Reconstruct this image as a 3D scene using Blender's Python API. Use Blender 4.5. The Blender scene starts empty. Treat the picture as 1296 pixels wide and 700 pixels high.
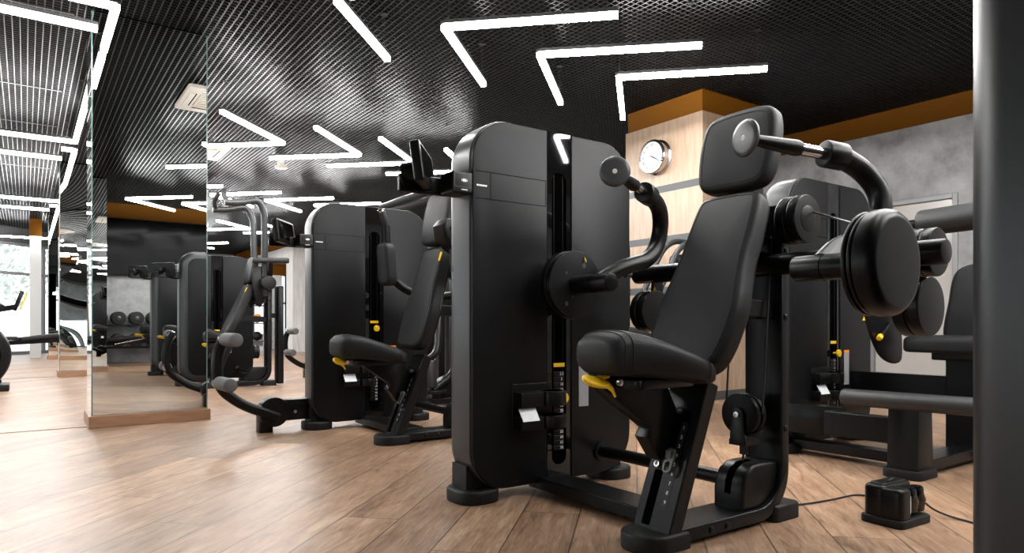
import bpy, bmesh, math, random
from mathutils import Vector, Matrix
random.seed(7)
PI = math.pi
COL = bpy.context.scene.collection
V3 = Vector

# ------------------------------------------------------------------ materials
def mat(name, col, rough=0.5, metal=0.0, bump=0.0, bscale=200.0, spec=0.5, var=0.0, vscale=6.0, coat=0.0):
    m = bpy.data.materials.new(name); m.use_nodes = True
    nt = m.node_tree; b = nt.nodes['Principled BSDF']
    c = (col[0], col[1], col[2], 1)
    b.inputs['Base Color'].default_value = c
    b.inputs['Roughness'].default_value = rough
    b.inputs['Metallic'].default_value = metal
    b.inputs['Specular IOR Level'].default_value = spec
    if coat: b.inputs['Coat Weight'].default_value = coat
    tc = nt.nodes.new('ShaderNodeTexCoord')
    if bump:
        n = nt.nodes.new('ShaderNodeTexNoise'); n.inputs['Scale'].default_value = bscale
        n.inputs['Detail'].default_value = 3
        nt.links.new(tc.outputs['Object'], n.inputs['Vector'])
        bp = nt.nodes.new('ShaderNodeBump'); bp.inputs['Strength'].default_value = bump
        bp.inputs['Distance'].default_value = 0.002
        nt.links.new(n.outputs['Fac'], bp.inputs['Height']); nt.links.new(bp.outputs['Normal'], b.inputs['Normal'])
    if var:
        n = nt.nodes.new('ShaderNodeTexNoise'); n.inputs['Scale'].default_value = vscale
        n.inputs['Detail'].default_value = 6; n.inputs['Roughness'].default_value = 0.65
        nt.links.new(tc.outputs['Object'], n.inputs['Vector'])
        r = nt.nodes.new('ShaderNodeMix'); r.data_type = 'RGBA'
        r.inputs[6].default_value = tuple(x * (1 - var) for x in col) + (1,)
        r.inputs[7].default_value = tuple(min(1, x * (1 + var)) for x in col) + (1,)
        nt.links.new(n.outputs['Fac'], r.inputs[0]); nt.links.new(r.outputs[2], b.inputs['Base Color'])
    return m

def emit(name, col, s):
    m = bpy.data.materials.new(name); m.use_nodes = True; nt = m.node_tree
    nt.nodes.clear()
    o = nt.nodes.new('ShaderNodeOutputMaterial'); e = nt.nodes.new('ShaderNodeEmission')
    e.inputs['Color'].default_value = col + (1,); e.inputs['Strength'].default_value = s
    nt.links.new(e.outputs[0], o.inputs['Surface']); return m

M = {}
M['shell'] = mat('satin_grey_shell', (.024, .0248, .0264), .33, bump=.05, bscale=900, var=.06, spec=.40)
M['panel'] = mat('charcoal_panel', (.0070, .0072, .0077), .38, bump=.08, bscale=1200, var=.1, spec=.14)
M['gloss'] = mat('gloss_black_plastic', (.004, .004, .0045), .025)
M['matte'] = mat('matte_black_recess', (.0012, .0012, .0012), .9, spec=.0)
M['steel'] = mat('black_powder_coated_steel', (.0040, .0041, .0043), .33, bump=.06, bscale=1500, var=.08, spec=.20)
M['plastic'] = mat('black_moulded_plastic', (.0044, .0045, .0047), .34, bump=.05, bscale=700, spec=.22)
M['rubber'] = mat('black_rubber', (.005, .005, .005), .55, bump=.1, bscale=500, spec=.3)
M['grip'] = mat('grey_foam_roller', (.085, .087, .09), .6, bump=.25, bscale=500)
M['blackgrip'] = mat('black_foam_roller', (.014, .0143, .015), .5, bump=.2, bscale=500)
M['leather'] = mat('black_leatherette', (.0110, .0113, .0120), .50, bump=.28, bscale=420, var=.06, spec=.22)
M['thread'] = mat('seam_thread', (.006, .006, .006), .8)
M['disc'] = mat('dark_grey_disc', (.05, .051, .053), .34, bump=.05, bscale=700)
M['chrome'] = mat('brushed_chrome', (.62, .62, .63), .16, 1.0, bump=.03, bscale=300)
M['bolt'] = mat('zinc_bolt', (.55, .55, .56), .3, 1.0)
M['yellow'] = mat('yellow_plastic', (.80, .50, .012), .38, bump=.03)
M['white'] = mat('white_print', (.75, .75, .75), .5)
M['greytag'] = mat('grey_label', (.30, .30, .31), .5, var=.3, vscale=90)
M['orange_tag'] = mat('orange_label', (.8, .25, .01), .5)
M['card'] = mat('white_card', (.86, .90, .91), .5, var=.10, vscale=60)
M['screen'] = mat('dark_glass_screen', (.0012, .0012, .0013), .12, spec=.02)
M['cable'] = mat('black_cable', (.008, .008, .008), .5)
M['orange'] = mat('orange_paint', (.120, .0425, .0006), .7, bump=.05, bscale=120, var=.05, spec=.12)
M['black_ceiling'] = mat('black_ceiling_grid', (.0065, .0065, .0066), .30, var=.1, spec=.24)
M['plenum'] = mat('black_plenum', (.008, .008, .008), .9)
M['mirror'] = mat('mirror_silver', (.86, .88, .875), .0, 1.0)
M['mirror_edge'] = mat('mirror_glass_edge', (.10, .17, .16), .15)
M['band'] = mat('grey_trim_strip', (.05, .052, .055), .45, bump=.05)
M['wallwhite'] = mat('white_wall_paint', (.62, .62, .61), .6, bump=.06, bscale=80, var=.05)
M['door'] = mat('cream_gloss_door', (.42, .40, .375), .18, coat=.2)
M['frame_alu'] = mat('pale_aluminium_frame', (.22, .225, .23), .45, .3)
M['winframe'] = mat('grey_window_frame', (.14, .145, .15), .5)
M['acwhite'] = mat('cream_vent_plastic', (.62, .57, .50), .5, bump=.03)
M['clockface'] = mat('white_clock_face', (.52, .52, .515), .45, spec=.2)
M['led'] = emit('led_diffuser', (1.0, .985, .97), 62.0)
M['housing'] = mat('black_lamp_housing', (.02, .02, .02), .4)
M['amber'] = mat('smoked_plastic_lens', (.03, .022, .015), .2)
M['ground'] = mat('pale_pavement', (.55, .55, .54), .8, var=.1)
M['leaf'] = mat('pale_tree_leaves', (.42, .46, .42), .7, var=.2)
M['trunk'] = mat('tree_bark', (.12, .09, .07), .8, bump=.3, bscale=30)

def concrete():
    m = mat('grey_concrete_plaster', (.2, .2, .2), .7); nt = m.node_tree; b = nt.nodes['Principled BSDF']
    tc = nt.nodes.new('ShaderNodeTexCoord')
    n = nt.nodes.new('ShaderNodeTexNoise'); n.inputs['Scale'].default_value = 3.2; n.inputs['Detail'].default_value = 9
    n.inputs['Roughness'].default_value = .62; n.inputs['Distortion'].default_value = .0
    nt.links.new(tc.outputs['Object'], n.inputs['Vector'])
    r = nt.nodes.new('ShaderNodeValToRGB'); r.color_ramp.elements[0].position = .33; r.color_ramp.elements[1].position = .68
    r.color_ramp.elements[0].color = (.17, .17, .173, 1); r.color_ramp.elements[1].color = (.37, .37, .373, 1)
    nt.links.new(n.outputs['Fac'], r.inputs[0]); nt.links.new(r.outputs[0], b.inputs['Base Color'])
    return m
M['concrete'] = concrete()

def wood_panel(name, c0, c1, sc=(3, 3, .35), scale=9):
    m = mat(name, c0, .38); nt = m.node_tree; b = nt.nodes['Principled BSDF']
    tc = nt.nodes.new('ShaderNodeTexCoord'); mp = nt.nodes.new('ShaderNodeMapping')
    mp.inputs['Scale'].default_value = sc; nt.links.new(tc.outputs['Object'], mp.inputs['Vector'])
    n = nt.nodes.new('ShaderNodeTexNoise'); n.inputs['Scale'].default_value = scale; n.inputs['Detail'].default_value = 8
    n.inputs['Roughness'].default_value = .6; nt.links.new(mp.outputs[0], n.inputs['Vector'])
    r = nt.nodes.new('ShaderNodeValToRGB'); r.color_ramp.elements[0].position = .35; r.color_ramp.elements[1].position = .66
    r.color_ramp.elements[0].color = c0 + (1,); r.color_ramp.elements[1].color = c1 + (1,)
    nt.links.new(n.outputs['Fac'], r.inputs[0]); nt.links.new(r.outputs[0], b.inputs['Base Color'])
    return m
M['oak'] = wood_panel('light_oak_veneer', (.31, .212, .142), (.41, .29, .20))
M['plinth'] = wood_panel('warm_oak_plinth', (.26, .135, .073), (.34, .19, .11), (.4, 3, 3), 12)
M['palewood'] = wood_panel('pale_grey_wood', (.50, .49, .47), (.66, .65, .63), (3, 3, .3), 7)

def floor_material():
    m = bpy.data.materials.new('oak_plank_floor'); m.use_nodes = True; nt = m.node_tree; L = nt.links.new
    b = nt.nodes['Principled BSDF']
    def N(t, **k):
        n = nt.nodes.new(t)
        for a, v in k.items(): setattr(n, a, v)
        return n
    def math_(op, a, c=None):
        n = N('ShaderNodeMath', operation=op)
        for i, v in enumerate((a, c)):
            if v is None: continue
            if isinstance(v, (int, float)): n.inputs[i].default_value = v
            else: L(v, n.inputs[i])
        return n.outputs[0]
    tc = N('ShaderNodeTexCoord'); mp = N('ShaderNodeMapping'); mp.vector_type = 'POINT'
    mp.inputs['Rotation'].default_value = (0, 0, math.radians(-44.3)); L(tc.outputs['Object'], mp.inputs['Vector'])
    sx = N('ShaderNodeSeparateXYZ'); L(mp.outputs[0], sx.inputs[0])
    W, LEN = .2315, 1.38
    v = math_('DIVIDE', math_('ADD', sx.outputs['Y'], 40 * W - .655 - .03), W)
    row = math_('FLOOR', v)
    off = math_('FRACT', math_('MULTIPLY', row, .3819))
    u = math_('ADD', math_('DIVIDE', math_('ADD', sx.outputs['X'], 60.0), LEN), off)
    idx = math_('FLOOR', u)
    cb = N('ShaderNodeCombineXYZ'); L(row, cb.inputs[0]); L(idx, cb.inputs[1])
    wn = N('ShaderNodeTexWhiteNoise', noise_dimensions='3D'); L(cb.outputs[0], wn.inputs[0])
    # grain: stretched noise, shifted per plank
    sh = N('ShaderNodeVectorMath', operation='MULTIPLY_ADD')
    L(wn.outputs['Color'], sh.inputs[0]); sh.inputs[1].default_value = (13, 17, 11); L(mp.outputs[0], sh.inputs[2])
    m2 = N('ShaderNodeMapping'); m2.inputs['Scale'].default_value = (1.6, 11, 1); L(sh.outputs[0], m2.inputs['Vector'])
    g1 = N('ShaderNodeTexNoise'); g1.inputs['Scale'].default_value = 2.0; g1.inputs['Detail'].default_value = 9
    g1.inputs['Roughness'].default_value = .66; g1.inputs['Distortion'].default_value = 1.3; L(m2.outputs[0], g1.inputs['Vector'])
    m3 = N('ShaderNodeMapping'); m3.inputs['Scale'].default_value = (3.2, 7.5, 1); L(sh.outputs[0], m3.inputs['Vector'])
    g2 = N('ShaderNodeTexNoise'); g2.inputs['Scale'].default_value = 1.1; g2.inputs['Detail'].default_value = 5; L(m3.outputs[0], g2.inputs['Vector'])
    m4 = N('ShaderNodeMapping'); m4.inputs['Scale'].default_value = (6, 70, 1); L(sh.outputs[0], m4.inputs['Vector'])
    g3 = N('ShaderNodeTexNoise'); g3.inputs['Scale'].default_value = 2.2; g3.inputs['Detail'].default_value = 4; L(m4.outputs[0], g3.inputs['Vector'])
    r1 = N('ShaderNodeValToRGB'); e = r1.color_ramp.elements
    e[0].position = .345; e[0].color = (.050, .029, .019, 1); e[1].position = .68; e[1].color = (.46, .35, .255, 1)
    x = r1.color_ramp.elements.new(.45); x.color = (.235, .140, .084, 1)
    x = r1.color_ramp.elements.new(.56); x.color = (.345, .219, .138, 1)
    mixf = math_('ADD', math_('MULTIPLY', g1.outputs['Fac'], .62), math_('ADD', math_('MULTIPLY', g2.outputs['Fac'], .20), math_('MULTIPLY', g3.outputs['Fac'], .20)))
    L(mixf, r1.inputs[0])
    # per-plank tone
    tone = N('ShaderNodeMix', data_type='RGBA', blend_type='MULTIPLY'); tone.inputs[0].default_value = 1
    L(r1.outputs[0], tone.inputs[6])
    tr = N('ShaderNodeValToRGB'); tr.color_ramp.elements[0].color = (.76, .75, .75, 1); tr.color_ramp.elements[1].color = (1.12, 1.10, 1.07, 1)
    L(wn.outputs['Value'], tr.inputs[0]); L(tr.outputs[0], tone.inputs[7])
    # seams
    fv = math_('FRACT', v); fu = math_('FRACT', u)
    ev = math_('MINIMUM', fv, math_('SUBTRACT', 1.0, fv)); eu = math_('MINIMUM', fu, math_('SUBTRACT', 1.0, fu))
    sv = math_('LESS_THAN', ev, .011); su = math_('LESS_THAN', math_('MULTIPLY', eu, LEN / W), .008)
    seam = math_('MAXIMUM', sv, su)
    fin = N('ShaderNodeMix', data_type='RGBA'); L(math_('MULTIPLY', seam, .95), fin.inputs[0])
    L(tone.outputs[2], fin.inputs[6]); fin.inputs[7].default_value = (.03, .02, .014, 1)
    L(fin.outputs[2], b.inputs['Base Color'])
    rr = math_('ADD', .30, math_('MULTIPLY', g1.outputs['Fac'], .22)); L(rr, b.inputs['Roughness'])
    bp = N('ShaderNodeBump'); bp.inputs['Strength'].default_value = .16; bp.inputs['Distance'].default_value = .002
    L(math_('SUBTRACT', mixf, math_('MULTIPLY', seam, .9)), bp.inputs['Height']); L(bp.outputs['Normal'], b.inputs['Normal'])
    return m
M['floor'] = floor_material()

def glass_material():
    m = bpy.data.materials.new('window_glass'); m.use_nodes = True; nt = m.node_tree; nt.nodes.clear()
    o = nt.nodes.new('ShaderNodeOutputMaterial'); t = nt.nodes.new('ShaderNodeBsdfTransparent'); g = nt.nodes.new('ShaderNodeBsdfGlossy')
    t.inputs[0].default_value = (.95, .97, .97, 1); g.inputs['Roughness'].default_value = .02
    x = nt.nodes.new('ShaderNodeMixShader'); x.inputs[0].default_value = .05
    nt.links.new(t.outputs[0], x.inputs[1]); nt.links.new(g.outputs[0], x.inputs[2])
    nt.links.new(x.outputs[0], o.inputs['Surface']); return m
M['glass'] = glass_material()

# ------------------------------------------------------------------ geometry helpers (all write into a bmesh)
def B(): return bmesh.new()

def box(bm, x0, x1, y0, y1, z0, z1):
    c = [bm.verts.new(p) for p in ((x0,y0,z0),(x1,y0,z0),(x1,y1,z0),(x0,y1,z0),(x0,y0,z1),(x1,y0,z1),(x1,y1,z1),(x0,y1,z1))]
    for f in ((3,2,1,0),(4,5,6,7),(0,1,5,4),(1,2,6,5),(2,3,7,6),(3,0,4,7)): bm.faces.new([c[i] for i in f])
    return bm

def bar(bm, p, q, w, h, up=(0,0,1)):
    p, q = V3(p), V3(q); d = (q - p).normalized(); s = d.cross(V3(up)).normalized(); u = s.cross(d)
    R = []
    for o in (p, q):
        R.append([bm.verts.new(o + s*a*w/2 + u*b*h/2) for a, b in ((-1,-1),(1,-1),(1,1),(-1,1))])
    for i in range(4): bm.faces.new((R[0][i], R[0][(i+1)%4], R[1][(i+1)%4], R[1][i]))
    bm.faces.new(R[0][::-1]); bm.faces.new(R[1]); return bm

def rings(bm, rs, cap=True, close=False):
    n = len(rs[0]); vs = [[bm.verts.new(p) for p in r] for r in rs]
    k = len(vs)
    for j in range(k if close else k - 1):
        a, b = vs[j], vs[(j+1) % k]
        for i in range(n): bm.faces.new((a[i], a[(i+1)%n], b[(i+1)%n], b[i]))
    if cap and not close:
        bm.faces.new(vs[0][::-1]); bm.faces.new(vs[-1])
    return bm

def fillet(pts, r, n=6):
    pts = [V3(p) for p in pts]; out = [pts[0]]
    for i in range(1, len(pts) - 1):
        a, b, c = pts[i-1], pts[i], pts[i+1]
        la, lc = (a-b).length, (c-b).length
        rr = min(r, la*.48, lc*.48)
        p, q = b + (a-b).normalized()*rr, b + (c-b).normalized()*rr
        for k in range(n + 1):
            t = k / n; out.append(p*(1-t)**2 + b*2*t*(1-t) + q*t*t)
    out.append(pts[-1]); return out

def tube(bm, pts, r, seg=14, fr=0, n=6, cap=True, rnd=0.0):
    pts = fillet(pts, fr, n) if fr else [V3(p) for p in pts]
    rad = list(r) if isinstance(r, (list, tuple)) else [r]*len(pts)
    if len(rad) != len(pts):
        k = len(rad)-1; f = [i*k/(len(pts)-1) for i in range(len(pts))]
        rad = [rad[min(int(q), k-1)] + (rad[min(int(q), k-1)+1]-rad[min(int(q), k-1)])*(q-min(int(q), k-1)) for q in f]
    if rnd:                                     # rounded ends
        d0 = (pts[0]-pts[1]).normalized(); d1 = (pts[-1]-pts[-2]).normalized()
        p0, p1 = pts[0], pts[-1]; r0, r1 = rad[0], rad[-1]
        pts = [p0, p0 - d0*rnd*.3, p0 - d0*rnd] + pts[1:-1] + [p1 - d1*rnd, p1 - d1*rnd*.3, p1]
        rad = [r0-rnd, r0-rnd*.3, r0] + list(rad[1:-1]) + [r1, r1-rnd*.3, r1-rnd]
    t = (pts[1]-pts[0]).normalized(); u = t.orthogonal().normalized(); rs = []
    for i, p in enumerate(pts):
        if i == 0: d = pts[1]-pts[0]
        elif i == len(pts)-1: d = pts[-1]-pts[-2]
        else: d = (pts[i+1]-p).normalized() + (p-pts[i-1]).normalized()
        d = d.normalized(); u = (u - d*u.dot(d)).normalized(); w = d.cross(u)
        rs.append([p + (u*math.cos(2*PI*k/seg) + w*math.sin(2*PI*k/seg))*rad[i] for k in range(seg)])
    return rings(bm, rs, cap)

def lathe(bm, prof, o, ax, seg=36, cap=True):
    o, ax = V3(o), V3(ax).normalized(); u = ax.orthogonal().normalized(); w = ax.cross(u)
    rs = [[o + ax*h + (u*math.cos(2*PI*k/seg) + w*math.sin(2*PI*k/seg))*max(r, .0005) for k in range(seg)] for r, h in prof]
    return rings(bm, rs, cap)

def puck(bm, o, ax, r, h, e=.01, seg=36):       # rounded-edge disc from o along ax
    pr = [(r-e, 0), (r-e*.3, e*.12), (r-e*.05, e*.5), (r, e), (r, h-e), (r-e*.05, h-e*.5), (r-e*.3, h-e*.12), (r-e, h)]
    return lathe(bm, pr, o, ax, seg)

def rrect(x0, x1, y0, y1, r, n=6):
    rr = r if isinstance(r, (list, tuple)) else [r]*4   # corners: lo-lo, hi-lo, hi-hi, lo-hi
    out = []
    for (cx, cy, a0, q) in ((x0+rr[0], y0+rr[0], PI, rr[0]), (x1-rr[1], y0+rr[1], 1.5*PI, rr[1]), (x1-rr[2], y1-rr[2], 0, rr[2]), (x0+rr[3], y1-rr[3], .5*PI, rr[3])):
        if q < 1e-5: out.append((cx, cy)); continue
        for k in range(n + 1):
            a = a0 + .5*PI*k/n; out.append((cx + q*math.cos(a), cy + q*math.sin(a)))
    return out

def smooth(pts, n=6):                            # closed Catmull-Rom
    out = []; k = len(pts)
    for i in range(k):
        p0, p1, p2, p3 = (V3((*pts[(i+j) % k], 0)) for j in (-1, 0, 1, 2))
        for s in range(n):
            t = s/n
            q = .5*((2*p1) + (p2-p0)*t + (2*p0-5*p1+4*p2-p3)*t*t + (3*p1-p0-3*p2+p3)*t**3)
            out.append((q.x, q.y))
    return out

def pillow(bm, pts, O, U, V, h0, h1, rf=.004, rb=.004, seg=4, dome=0.0):
    """closed outline (u, v) counter-clockwise, extruded along N = U x V from h0 to h1 with rounded rims"""
    O, U, V = V3(O), V3(U).normalized(), V3(V).normalized(); N = U.cross(V)
    P = [V3((a, b, 0)) for a, b in pts]; n = len(P)
    area = sum(P[i].x*P[(i+1)%n].y - P[(i+1)%n].x*P[i].y for i in range(n))
    if area < 0: P.reverse()
    nr = []
    for i in range(n):
        a = (P[i]-P[i-1]); c = (P[(i+1)%n]-P[i])
        na = V3((a.y, -a.x, 0)).normalized(); nc = V3((c.y, -c.x, 0)).normalized()
        m = (na+nc); m = m.normalized() if m.length > 1e-6 else na
        nr.append(m / max(.5, m.dot(na)))
    lay = []
    if rb > 0:
        for k in range(seg): a = .5*PI*k/seg; lay.append((rb*(1-math.sin(a)), h0 + rb*(1-math.cos(a))))
    lay.append((0, h0+rb)); lay.append((0, h1-rf))
    if rf > 0:
        for k in range(1, seg+1): a = .5*PI*k/seg; lay.append((rf*(1-math.cos(a)), h1 - rf + rf*math.sin(a)))
    if abs(lay[len(lay)-1][1]-lay[0][1]) < 1e-9: pass
    def at(p, h): return O + U*p.x + V*p.y + N*h
    rs = [[at(P[i]-nr[i]*ins, h) for i in range(n)] for ins, h in lay]
    if dome:
        c = sum(P, V3((0,0,0)))/n
        for f, hh in ((.82, .45), (.6, .8), (.35, 1.0)):
            rs.append([at(c + (P[i]-nr[i]*rf-c)*f, h1 + dome*hh) for i in range(n)])
    return rings(bm, rs)

def plate_hole(bm, outer, hole, O, U, V, h0, h1):
    """flat plate with one hole; both outlines have the same vertex count and start corner"""
    O, U, V = V3(O), V3(U).normalized(), V3(V).normalized(); N = U.cross(V)
    L = [[O+U*a+V*b+N*h for a, b in pts] for pts, h in ((outer,h0),(outer,h1),(hole,h1),(hole,h0))]
    return rings(bm, L, close=True)

def text(bm, s, size, O, U, V, h=.0006, align='CENTER'):
    cu = bpy.data.curves.new('glyphs', 'FONT'); cu.body = s; cu.size = size; cu.align_x = align; cu.align_y = 'CENTER'
    cu.extrude = h/2; cu.resolution_u = 3
    ob = bpy.data.objects.new('glyphs', cu); COL.objects.link(ob)
    dg = bpy.context.evaluated_depsgraph_get(); me = bpy.data.meshes.new_from_object(ob.evaluated_get(dg))
    O, U, V = V3(O), V3(U).normalized(), V3(V).normalized(); N = U.cross(V)
    me.transform(Matrix(((U.x,V.x,N.x,O.x),(U.y,V.y,N.y,O.y),(U.z,V.z,N.z,O.z),(0,0,0,1))))
    bm.from_mesh(me); bpy.data.objects.remove(ob); bpy.data.curves.remove(cu); bpy.data.meshes.remove(me)
    return bm

CACHE = {}
ORG = V3((0, 0, 0))
def obj(name, bm, m, parent=None, bevel=0, ang=40, key=None, label=None, segs=2):
    """one mesh object; key lets the copies of a part share their mesh"""
    if isinstance(m, str): m = M[m]
    if key and key in CACHE: me = CACHE[key]
    else:
        if callable(bm): bm = bm()
        me = bpy.data.meshes.new(name)
        bmesh.ops.recalc_face_normals(bm, faces=bm.faces)
        if ORG.length: bmesh.ops.translate(bm, verts=bm.verts, vec=-ORG)
        bm.to_mesh(me); bm.free(); me.materials.append(m)
        for p in me.polygons: p.use_smooth = True
        me.set_sharp_from_angle(angle=math.radians(ang))
        if key: CACHE[key] = me
    o = bpy.data.objects.new(name, me); COL.objects.link(o)
    if parent: o.parent = parent
    if bevel:
        b = o.modifiers.new('bevel', 'BEVEL'); b.width = bevel; b.segments = segs; b.limit_method = 'ANGLE'; b.angle_limit = math.radians(35)
        b.harden_normals = False
    if label: o['label'] = label
    return o

def tag(o, label, cat, group=None):
    o['label'] = label; o['category'] = cat
    if group: o['group'] = group
    return o
def thing(name, label, cat, loc=(0,0,0), rz=0, group=None):
    o = bpy.data.objects.new(name, None); COL.objects.link(o); o.location = loc; o.rotation_euler = (0,0,rz)
    o.empty_display_size = .1
    return tag(o, label, cat, group)
def struct(name, bm, m, parent=None, label=None, bevel=0):
    o = obj(name, bm, m, parent, bevel)
    if not parent: o['kind'] = 'structure'
    if label: o['label'] = label
    return o
def copy_tree(o, parent=None):
    c = o.copy(); COL.objects.link(c); c.parent = parent
    for ch in list(o.children): copy_tree(ch, c)
    return c
X, Y, Z = V3((1,0,0)), V3((0,1,0)), V3((0,0,1))

# ================================================================== CAMERA
cam = bpy.data.cameras.new('camera'); co = bpy.data.objects.new('camera', cam); COL.objects.link(co)
H = .775
cam.sensor_width = 36; cam.lens = 24; cam.shift_y = (409-350)/1296.0; cam.clip_start = .03
az = math.atan((1860-648)/864.0)               # the room's X axis lies this far right of the view axis
co.location = (0, 0, H); co.rotation_euler = (PI/2, 0, PI/2 - (PI/2 - 0) + (0) )
fwd = V3((math.cos(az), math.sin(az), 0))
co.rotation_euler = (PI/2, 0, math.atan2(fwd.y, fwd.x) - PI/2)
bpy.context.scene.camera = co

# ================================================================== ROOM
XR, YB, CH, XL = 7.70, -3.44, 3.10, -11.0
FAR = 24.5
def poly(bm, pts, z0, z1):
    a = [bm.verts.new((x, y, z0)) for x, y in pts]; b = [bm.verts.new((x, y, z1)) for x, y in pts]; n = len(pts)
    for i in range(n): bm.faces.new((a[i], a[(i+1)%n], b[(i+1)%n], b[i]))
    bm.faces.new(a[::-1]); bm.faces.new(b); return bm
foot = [(XL, YB), (XR, YB), (XR, FAR), (FAR-20.9, FAR), (XL, XL+20.9)]
struct('floor', poly(B(), foot, -.12, 0), 'floor', label='oak plank floor laid diagonally')
# ceiling: open-cell black grid under a black plenum
ce = struct('ceiling', poly(B(), [(XL-.3, YB-.3), (XR+.3, YB-.3), (XR+.3, FAR+.3), (XL-.3, FAR+.3)], 3.55, 3.65), 'plenum', label='black open grid ceiling')
g = B(); n = int((XR-XL)/.05)
for i in range(n+1):
    x = XL + .0167 + i*.05; y1 = min(FAR, x+20.9)
    box(g, x-.0035, x+.0035, YB, y1, CH, CH+.045)
struct('grid_blades', g, 'black_ceiling', ce)
g = B(); n = int((FAR-YB)/.05)
for i in range(n+1):
    y = YB + .02 + i*.05; x0 = max(XL, y-20.9)
    box(g, x0, XR, y-.003, y+.003, CH+.002, CH+.040)
struct('grid_cross_blades', g, 'black_ceiling', ce)
g = B()
for yy in (4.9, 6.1, 8.2, 9.7, 12.4, 15.9): box(g, XL, .3, yy-.012, yy+.012, CH-.004, CH+.03)
struct('grid_carrier', g, 'black_ceiling', ce)

OB = 2.87                                       # underside of the orange band
def wall_split(name, lo, hi):                   # lower concrete and the orange band over it
    w = struct(name, lo, 'concrete', label='grey concrete-look plaster wall')
    struct('orange_band', hi, 'orange', w)
    return w
b = B(); DY0, DY1, DZ = 3.01, 3.90, 2.10
box(b, XR, XR+.2, YB-.2, DY0, 0, OB); box(b, XR, XR+.2, DY1, FAR, 0, OB); box(b, XR, XR+.2, DY0, DY1, DZ, OB)
wall_split('wall_right', b, box(B(), XR-.012, XR+.2, YB, FAR, OB, 3.55))
wall_split('wall_back', box(B(), XL, XR+.2, YB-.2, YB, 0, 2.80), box(B(), XL, XR, YB-.2, YB+.012, 2.80, 3.55))
# door in the right wall
d = struct('door_1', box(B(), XR+.03, XR+.07, DY0+.045, DY1-.045, .005, DZ-.045), 'door', label='plain cream gloss door in the grey wall')
f = B(); box(f, XR-.012, XR+.1, DY0, DY0+.05, 0, DZ); box(f, XR-.012, XR+.1, DY1-.05, DY1, 0, DZ); box(f, XR-.012, XR+.1, DY0+.05, DY1-.05, DZ-.05, DZ)
struct('door_frame', f, 'frame_alu', d, bevel=.004)
h = B(); lathe(h, [(.024, 0), (.024, .012)], (XR+.03, DY1-.11, 1.0), (-1,0,0), 20); tube(h, [(XR+.03, DY1-.11, 1.0), (XR-.02, DY1-.11, 1.0), (XR-.02, DY1-.24, 1.0)], .009, fr=.02)
struct('door_handle', h, 'chrome', d)
h = B()
for zz in (.25, 1.85): lathe(h, [(.009, 0), (.009, .09)], (XR+.022, DY1-.047, zz), (0,0,1), 12)
struct('door_hinge', h, 'chrome', d)

# wood-clad column with clock
CX0, CX1, CY0, CY1 = 5.45, 6.44, 4.40, 5.46
c = struct('wall_column', box(B(), CX0, CX1, CY0, CY1, 0, OB+.01), 'oak', label='light oak clad column under an orange cap')
struct('orange_band', box(B(), CX0+.018, CX1-.018, CY0+.018, CY1-.018, OB+.01, 3.55), 'orange', c)
for z0, z1 in ((2.145, 2.219), (1.612, 1.686), (1.08, 1.154), (.0, .09)):
    s = B(); e = .0025
    box(s, CX0-e, CX1+e, CY0-e, CY1+e, z0, z1); struct('trim_strip', s, 'band', c)

# far block: orange fascia over a pale lintel and pillar, a white pillar, a window beyond
b = struct('wall_fascia', box(B(), 5.8, XR, 18.2, FAR, 2.52, 2.85), 'palewood', label='pale wood fascia across the far end of the gym')
struct('orange_band', box(B(), 5.79, XR, 18.19, FAR, 2.85, 3.55), 'orange', b)
struct('pillar', box(B(), 5.8, 6.9, 18.2, 18.75, 0, 2.52), 'palewood', b)
struct('white_pillar', box(B(), 5.8, 6.25, 20.6, 21.0, 0, 2.2), 'wallwhite', b)
struct('inner_band', box(B(), 5.8, 6.6, 20.55, 21.0, 2.2, 2.52), 'orange', b)
wf = B(); box(wf, 2.4, 5.9, FAR, FAR+.2, 0, 3.55); box(wf, 7.6, XR+.2, FAR, FAR+.2, 0, 3.55); box(wf, 5.9, 7.6, FAR, FAR+.2, 0, .4); box(wf, 5.9, 7.6, FAR, FAR+.2, 2.5, 3.55)
struct('wall_far', wf, 'concrete', label='grey far wall of the gym')
w = B(); box(w, 5.9, 7.6, FAR+.05, FAR+.12, 1.45, 1.52)
for xx in (5.9, 6.45, 7.0, 7.55): box(w, xx, xx+.05, FAR+.05, FAR+.12, .4, 2.5)
wn = struct('window_2', w, 'winframe', label='tall window in the far wall')
struct('pane', box(B(), 5.92, 7.58, FAR+.08, FAR+.085, .42, 2.48), 'glass', wn)

# glazed facade: straight at 45 degrees, and along the left side
def facade(name, p, q, n, label, top=2.75):
    p, q = V3((*p, 0)), V3((*q, 0)); d = (q-p); L = d.length; d.normalize(); nn = V3((-d.y, d.x, 0))
    f = B()
    def seg(a0, a1, z0, z1, t=.1): 
        c = p + d*((a0+a1)/2); bar(f, c - d*(a1-a0)/2 + Z*((z0+z1)/2), c + d*(a1-a0)/2 + Z*((z0+z1)/2), t, z1-z0)
    seg(0, L, .0, .08); seg(0, L, top-.07, top); seg(0, L, 1.96, 2.03)
    for i in range(n+1):
        a = L*i/n; bar(f, p + d*a, p + d*a + Z*top, .12, .07, up=tuple(d))
    w = struct(name, f, 'winframe', label=label)
    g = B()
    for i in range(n):
        a, c = p + d*(L*(i+.02)/n), p + d*(L*(i+.98)/n)
        for z0, z1 in ((.09, 1.95), (2.04, top-.08)): bar(g, a + Z*(z0+z1)/2, c + Z*(z0+z1)/2, .008, z1-z0)
    struct('pane', g, 'glass', w)
    s = B(); bar(s, p + Z*(top+.4), q + Z*(top+.4), .3, .8); struct('header', s, 'band', w)
    return w
facade('window_1', (XL, XL+20.9), (FAR-20.9, FAR), 9, 'floor-to-ceiling glazed facade at the far left')
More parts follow.
